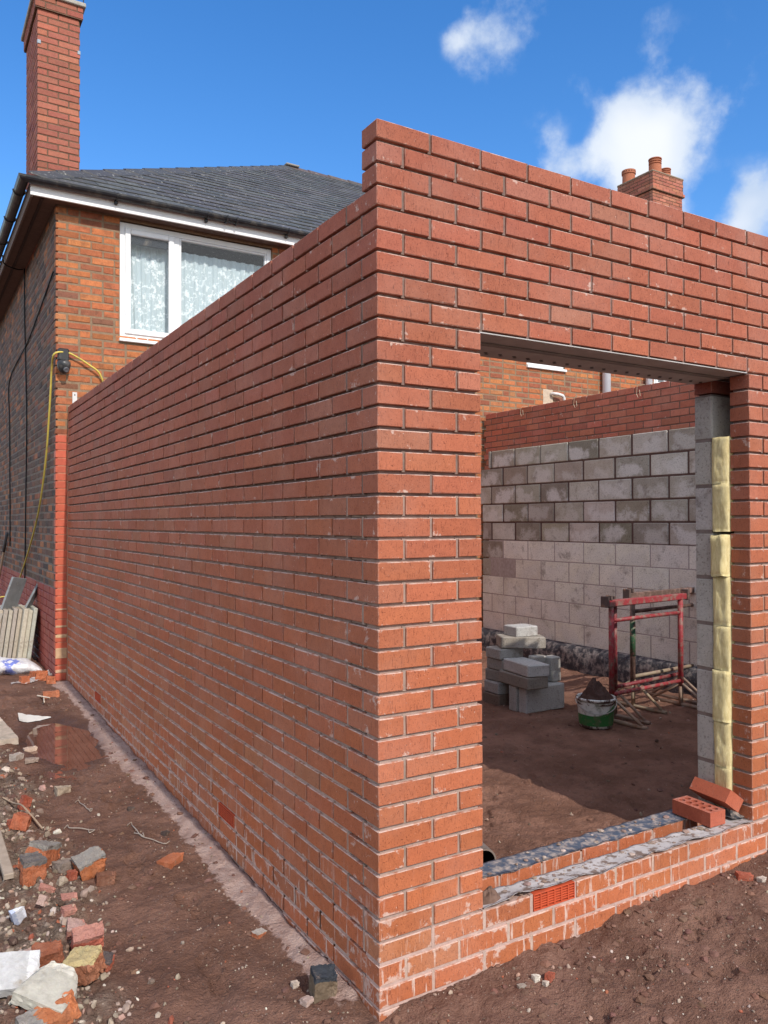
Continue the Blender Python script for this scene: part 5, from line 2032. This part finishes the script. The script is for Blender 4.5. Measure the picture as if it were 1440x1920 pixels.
for (a, b, lab) in (((70, 1307), (93, 1316), 'thin white stick lying before the grooved orange brick'), ((82, 1304), (83, 1322), 'short pale wooden peg crossing the white stick')):
    A, Bp = gat(*a), gat(*b)
    mb = MB()
    mb.tube([(A[0], A[1], A[2] + .012), (Bp[0], Bp[1], Bp[2] + .012 + (.02 if 'peg' in lab else 0))], .006 if 'white' in lab else .011, 8, (.62, .52, .42, 0))
    tag(mb.build('wooden_stick', M_WOOD, loc=tuple(A)), lab, 'stick')
# twig
mb = MB()
tw = [gat(u, v) for (u, v) in ((5, 1503), (25, 1510), (40, 1530), (55, 1542), (80, 1558))]
mb.tube(spline([(p[0], p[1], p[2] + h_) for p, h_ in zip(tw, (.01, .03, .06, .05, .012))], 4), .0045, 6, (.34, .25, .18, 0))
tag(mb.build('twig', M_WOOD, loc=tuple(tw[0])), 'thin bent twig lying over the terracotta bat', 'twig')
# wire wall ties dropped on the path
TIES = [(((141, 1507), (147, 1504), (150, 1508), (158, 1514), (165, 1520), (173, 1520), (170, 1524), (165, 1520)), 'small wire wall tie with two loops, nearest the cobble'),
        (((120, 1557), (127, 1551), (130, 1555), (150, 1557), (170, 1559), (178, 1560), (168, 1564), (166, 1559)), 'wire wall tie lying level at the rubble edge'),
        (((239, 1550), (246, 1546), (248, 1550), (256, 1560), (266, 1571), (285, 1578), (308, 1585), (318, 1583)), 'long twisted wire wall tie in the middle of the path'),
        (((252, 1565), (262, 1568), (270, 1572), (268, 1566)), 'short wire piece crossing the long wall tie')]
for pts, lab in TIES:
    q = [gat(u, v) for u, v in pts]
    mb = MB()
    mb.tube(spline([(p[0], p[1], p[2] + .008 + .004 * (i % 2)) for i, p in enumerate(q)], 4), .0024, 6, (.50, .42, .34, 0))
    tag(mb.build('wall_tie', M_WIRE, loc=tuple(q[0])), lab, 'wall tie', 'wire wall ties on the path')
for (u, v, u2, v2) in ((1183, 1807 + 40, 1190, 1815 + 40),):
    pass

# loose grit and small stones
def icos():
    t = (1 + 5 ** .5) / 2
    V = np.array([(-1, t, 0), (1, t, 0), (-1, -t, 0), (1, -t, 0), (0, -1, t), (0, 1, t), (0, -1, -t), (0, 1, -t), (t, 0, -1), (t, 0, 1), (-t, 0, -1), (-t, 0, 1)], float)
    V /= np.linalg.norm(V[0])
    return V, [(0, 11, 5), (0, 5, 1), (0, 1, 7), (0, 7, 10), (0, 10, 11), (1, 5, 9), (5, 11, 4), (11, 10, 2), (10, 7, 6), (7, 1, 8), (3, 9, 4), (3, 4, 2), (3, 2, 6), (3, 6, 8), (3, 8, 9), (4, 9, 5), (2, 4, 11), (6, 2, 10), (8, 6, 7), (9, 8, 1)]


IV, IF = icos()
mb = MB()
rs = np.random.RandomState(3)
PALG = [((.34, .27, .21), 5), ((.22, .16, .125), 6), ((.12, .075, .06), 6), ((.44, .35, .29), 2.5), ((.56, .50, .43), .9), ((.36, .12, .07), 1.2), ((.40, .26, .20), 2)]


def grit(x, y, s):
    z = gz(x, y)
    A = rs.normal(size=(3, 3))
    q, _ = np.linalg.qr(A)
    sc3 = s * np.array([1, rs.uniform(.6, 1), rs.uniform(.4, .8)])
    V = IV * (1 + rs.uniform(-.22, .22, (12, 1)))
    V = (V * sc3) @ q + np.array([x, y, z + s * .15])
    mb.add(V, IF, pick(PALG) + (0,))


clods = MB()
cnt = 0
while cnt < 3600:     # rubble strip
    x, y = rs.uniform(-1.35, -.42), 0.25 + 4.6 * rs.rand() ** 1.5
    r_, c_, w_, _ = masks(np.array([x]), np.array([y]))
    if rs.rand() > r_[0] * .95 + .04 or w_[0] > .35: continue
    s = .004 + .006 * rs.rand() + (.012 * rs.rand() ** 3) + (.016 * rs.rand() if rs.rand() < .12 else 0)
    grit(x, y, s)
    cnt += 1
cnt = 0
while cnt < 1500:     # path and strip
    x, y = rs.uniform(-.75, -.015), -.3 + 6.2 * rs.rand() ** 1.4
    r_, c_, w_, _ = masks(np.array([x]), np.array([y]))
    if w_[0] > .3: continue
    if rs.rand() > .25 + .75 * (abs(x + .2) < .14): continue
    grit(x, y, .0018 + .0055 * rs.rand() ** 2.5)
    cnt += 1
for _ in range(1500):     # soil in front of the wall
    x = rs.uniform(-.5, 2.4)
    y = -rs.uniform(.01, .75) ** 1.0
    grit(x, y, .0016 + .0085 * rs.rand() ** 3.2)
for _ in range(1500):     # clods of soil
    k_ = rs.rand()
    if k_ < .5: x, y = rs.uniform(-.4, 2.4), -rs.uniform(.0, .8)
    elif k_ < .75: x, y = rs.uniform(.6, 4.7), rs.uniform(.4, 4.6)
    else: x, y = rs.uniform(-.75, -.03), rs.uniform(-.3, 5.0)
    if masks(np.array([x]), np.array([y]))[2][0] > .3: continue
    s = .004 + .017 * rs.rand() ** 2.6
    z = gz(x, y)
    q = np.linalg.qr(rs.normal(size=(3, 3)))[0]
    V = IV * (1 + rs.uniform(-.35, .35, (12, 1)))
    clods.add((V @ q) * (s, s, s * .6) + np.array([x, y, z]), IF, jit((.175, .096, .072), .2) + (0,))
for _ in range(500):     # room floor
    grit(rs.uniform(.6, 4.8), rs.uniform(.4, 4.8), .004 + .014 * rs.rand() ** 3)
tag(clods.build('soil_clods', M_SOIL, loc=(0, 0, 0)), 'crumbled clods of brown soil', 'soil', kind='stuff')
gr = mb.build('gravel', M_STONE, loc=(0, 0, 0))
tag(gr, 'grit, clods and pebbles scattered over the soil', 'gravel', kind='stuff')
# mortar droppings left on the two damp proof strips
mb = MB()
for _ in range(170):
    on_out = rs.rand() < .65
    x = .46 + 1.5 * rs.rand()
    y = rs.uniform(.01, .10) if on_out else rs.uniform(.205, .305)
    s = .003 + .014 * rs.rand() ** 3
    q = np.linalg.qr(rs.normal(size=(3, 3)))[0]
    V = IV * (1 + rs.uniform(-.25, .25, (12, 1)))
    V = (V @ q) * (s, s, s * .45) + np.array([x, y, .2195 + s * .2])
    mb.add(V, IF, jit((.30, .21, .17) if rs.rand() < .7 else (.46, .37, .31), .15) + (0,))
tag(mb.build('mortar_crumbs', M_STONE, loc=(0, 0, 0)), 'crumbs of mortar dropped on the damp proof strips', 'crumbs', kind='stuff')
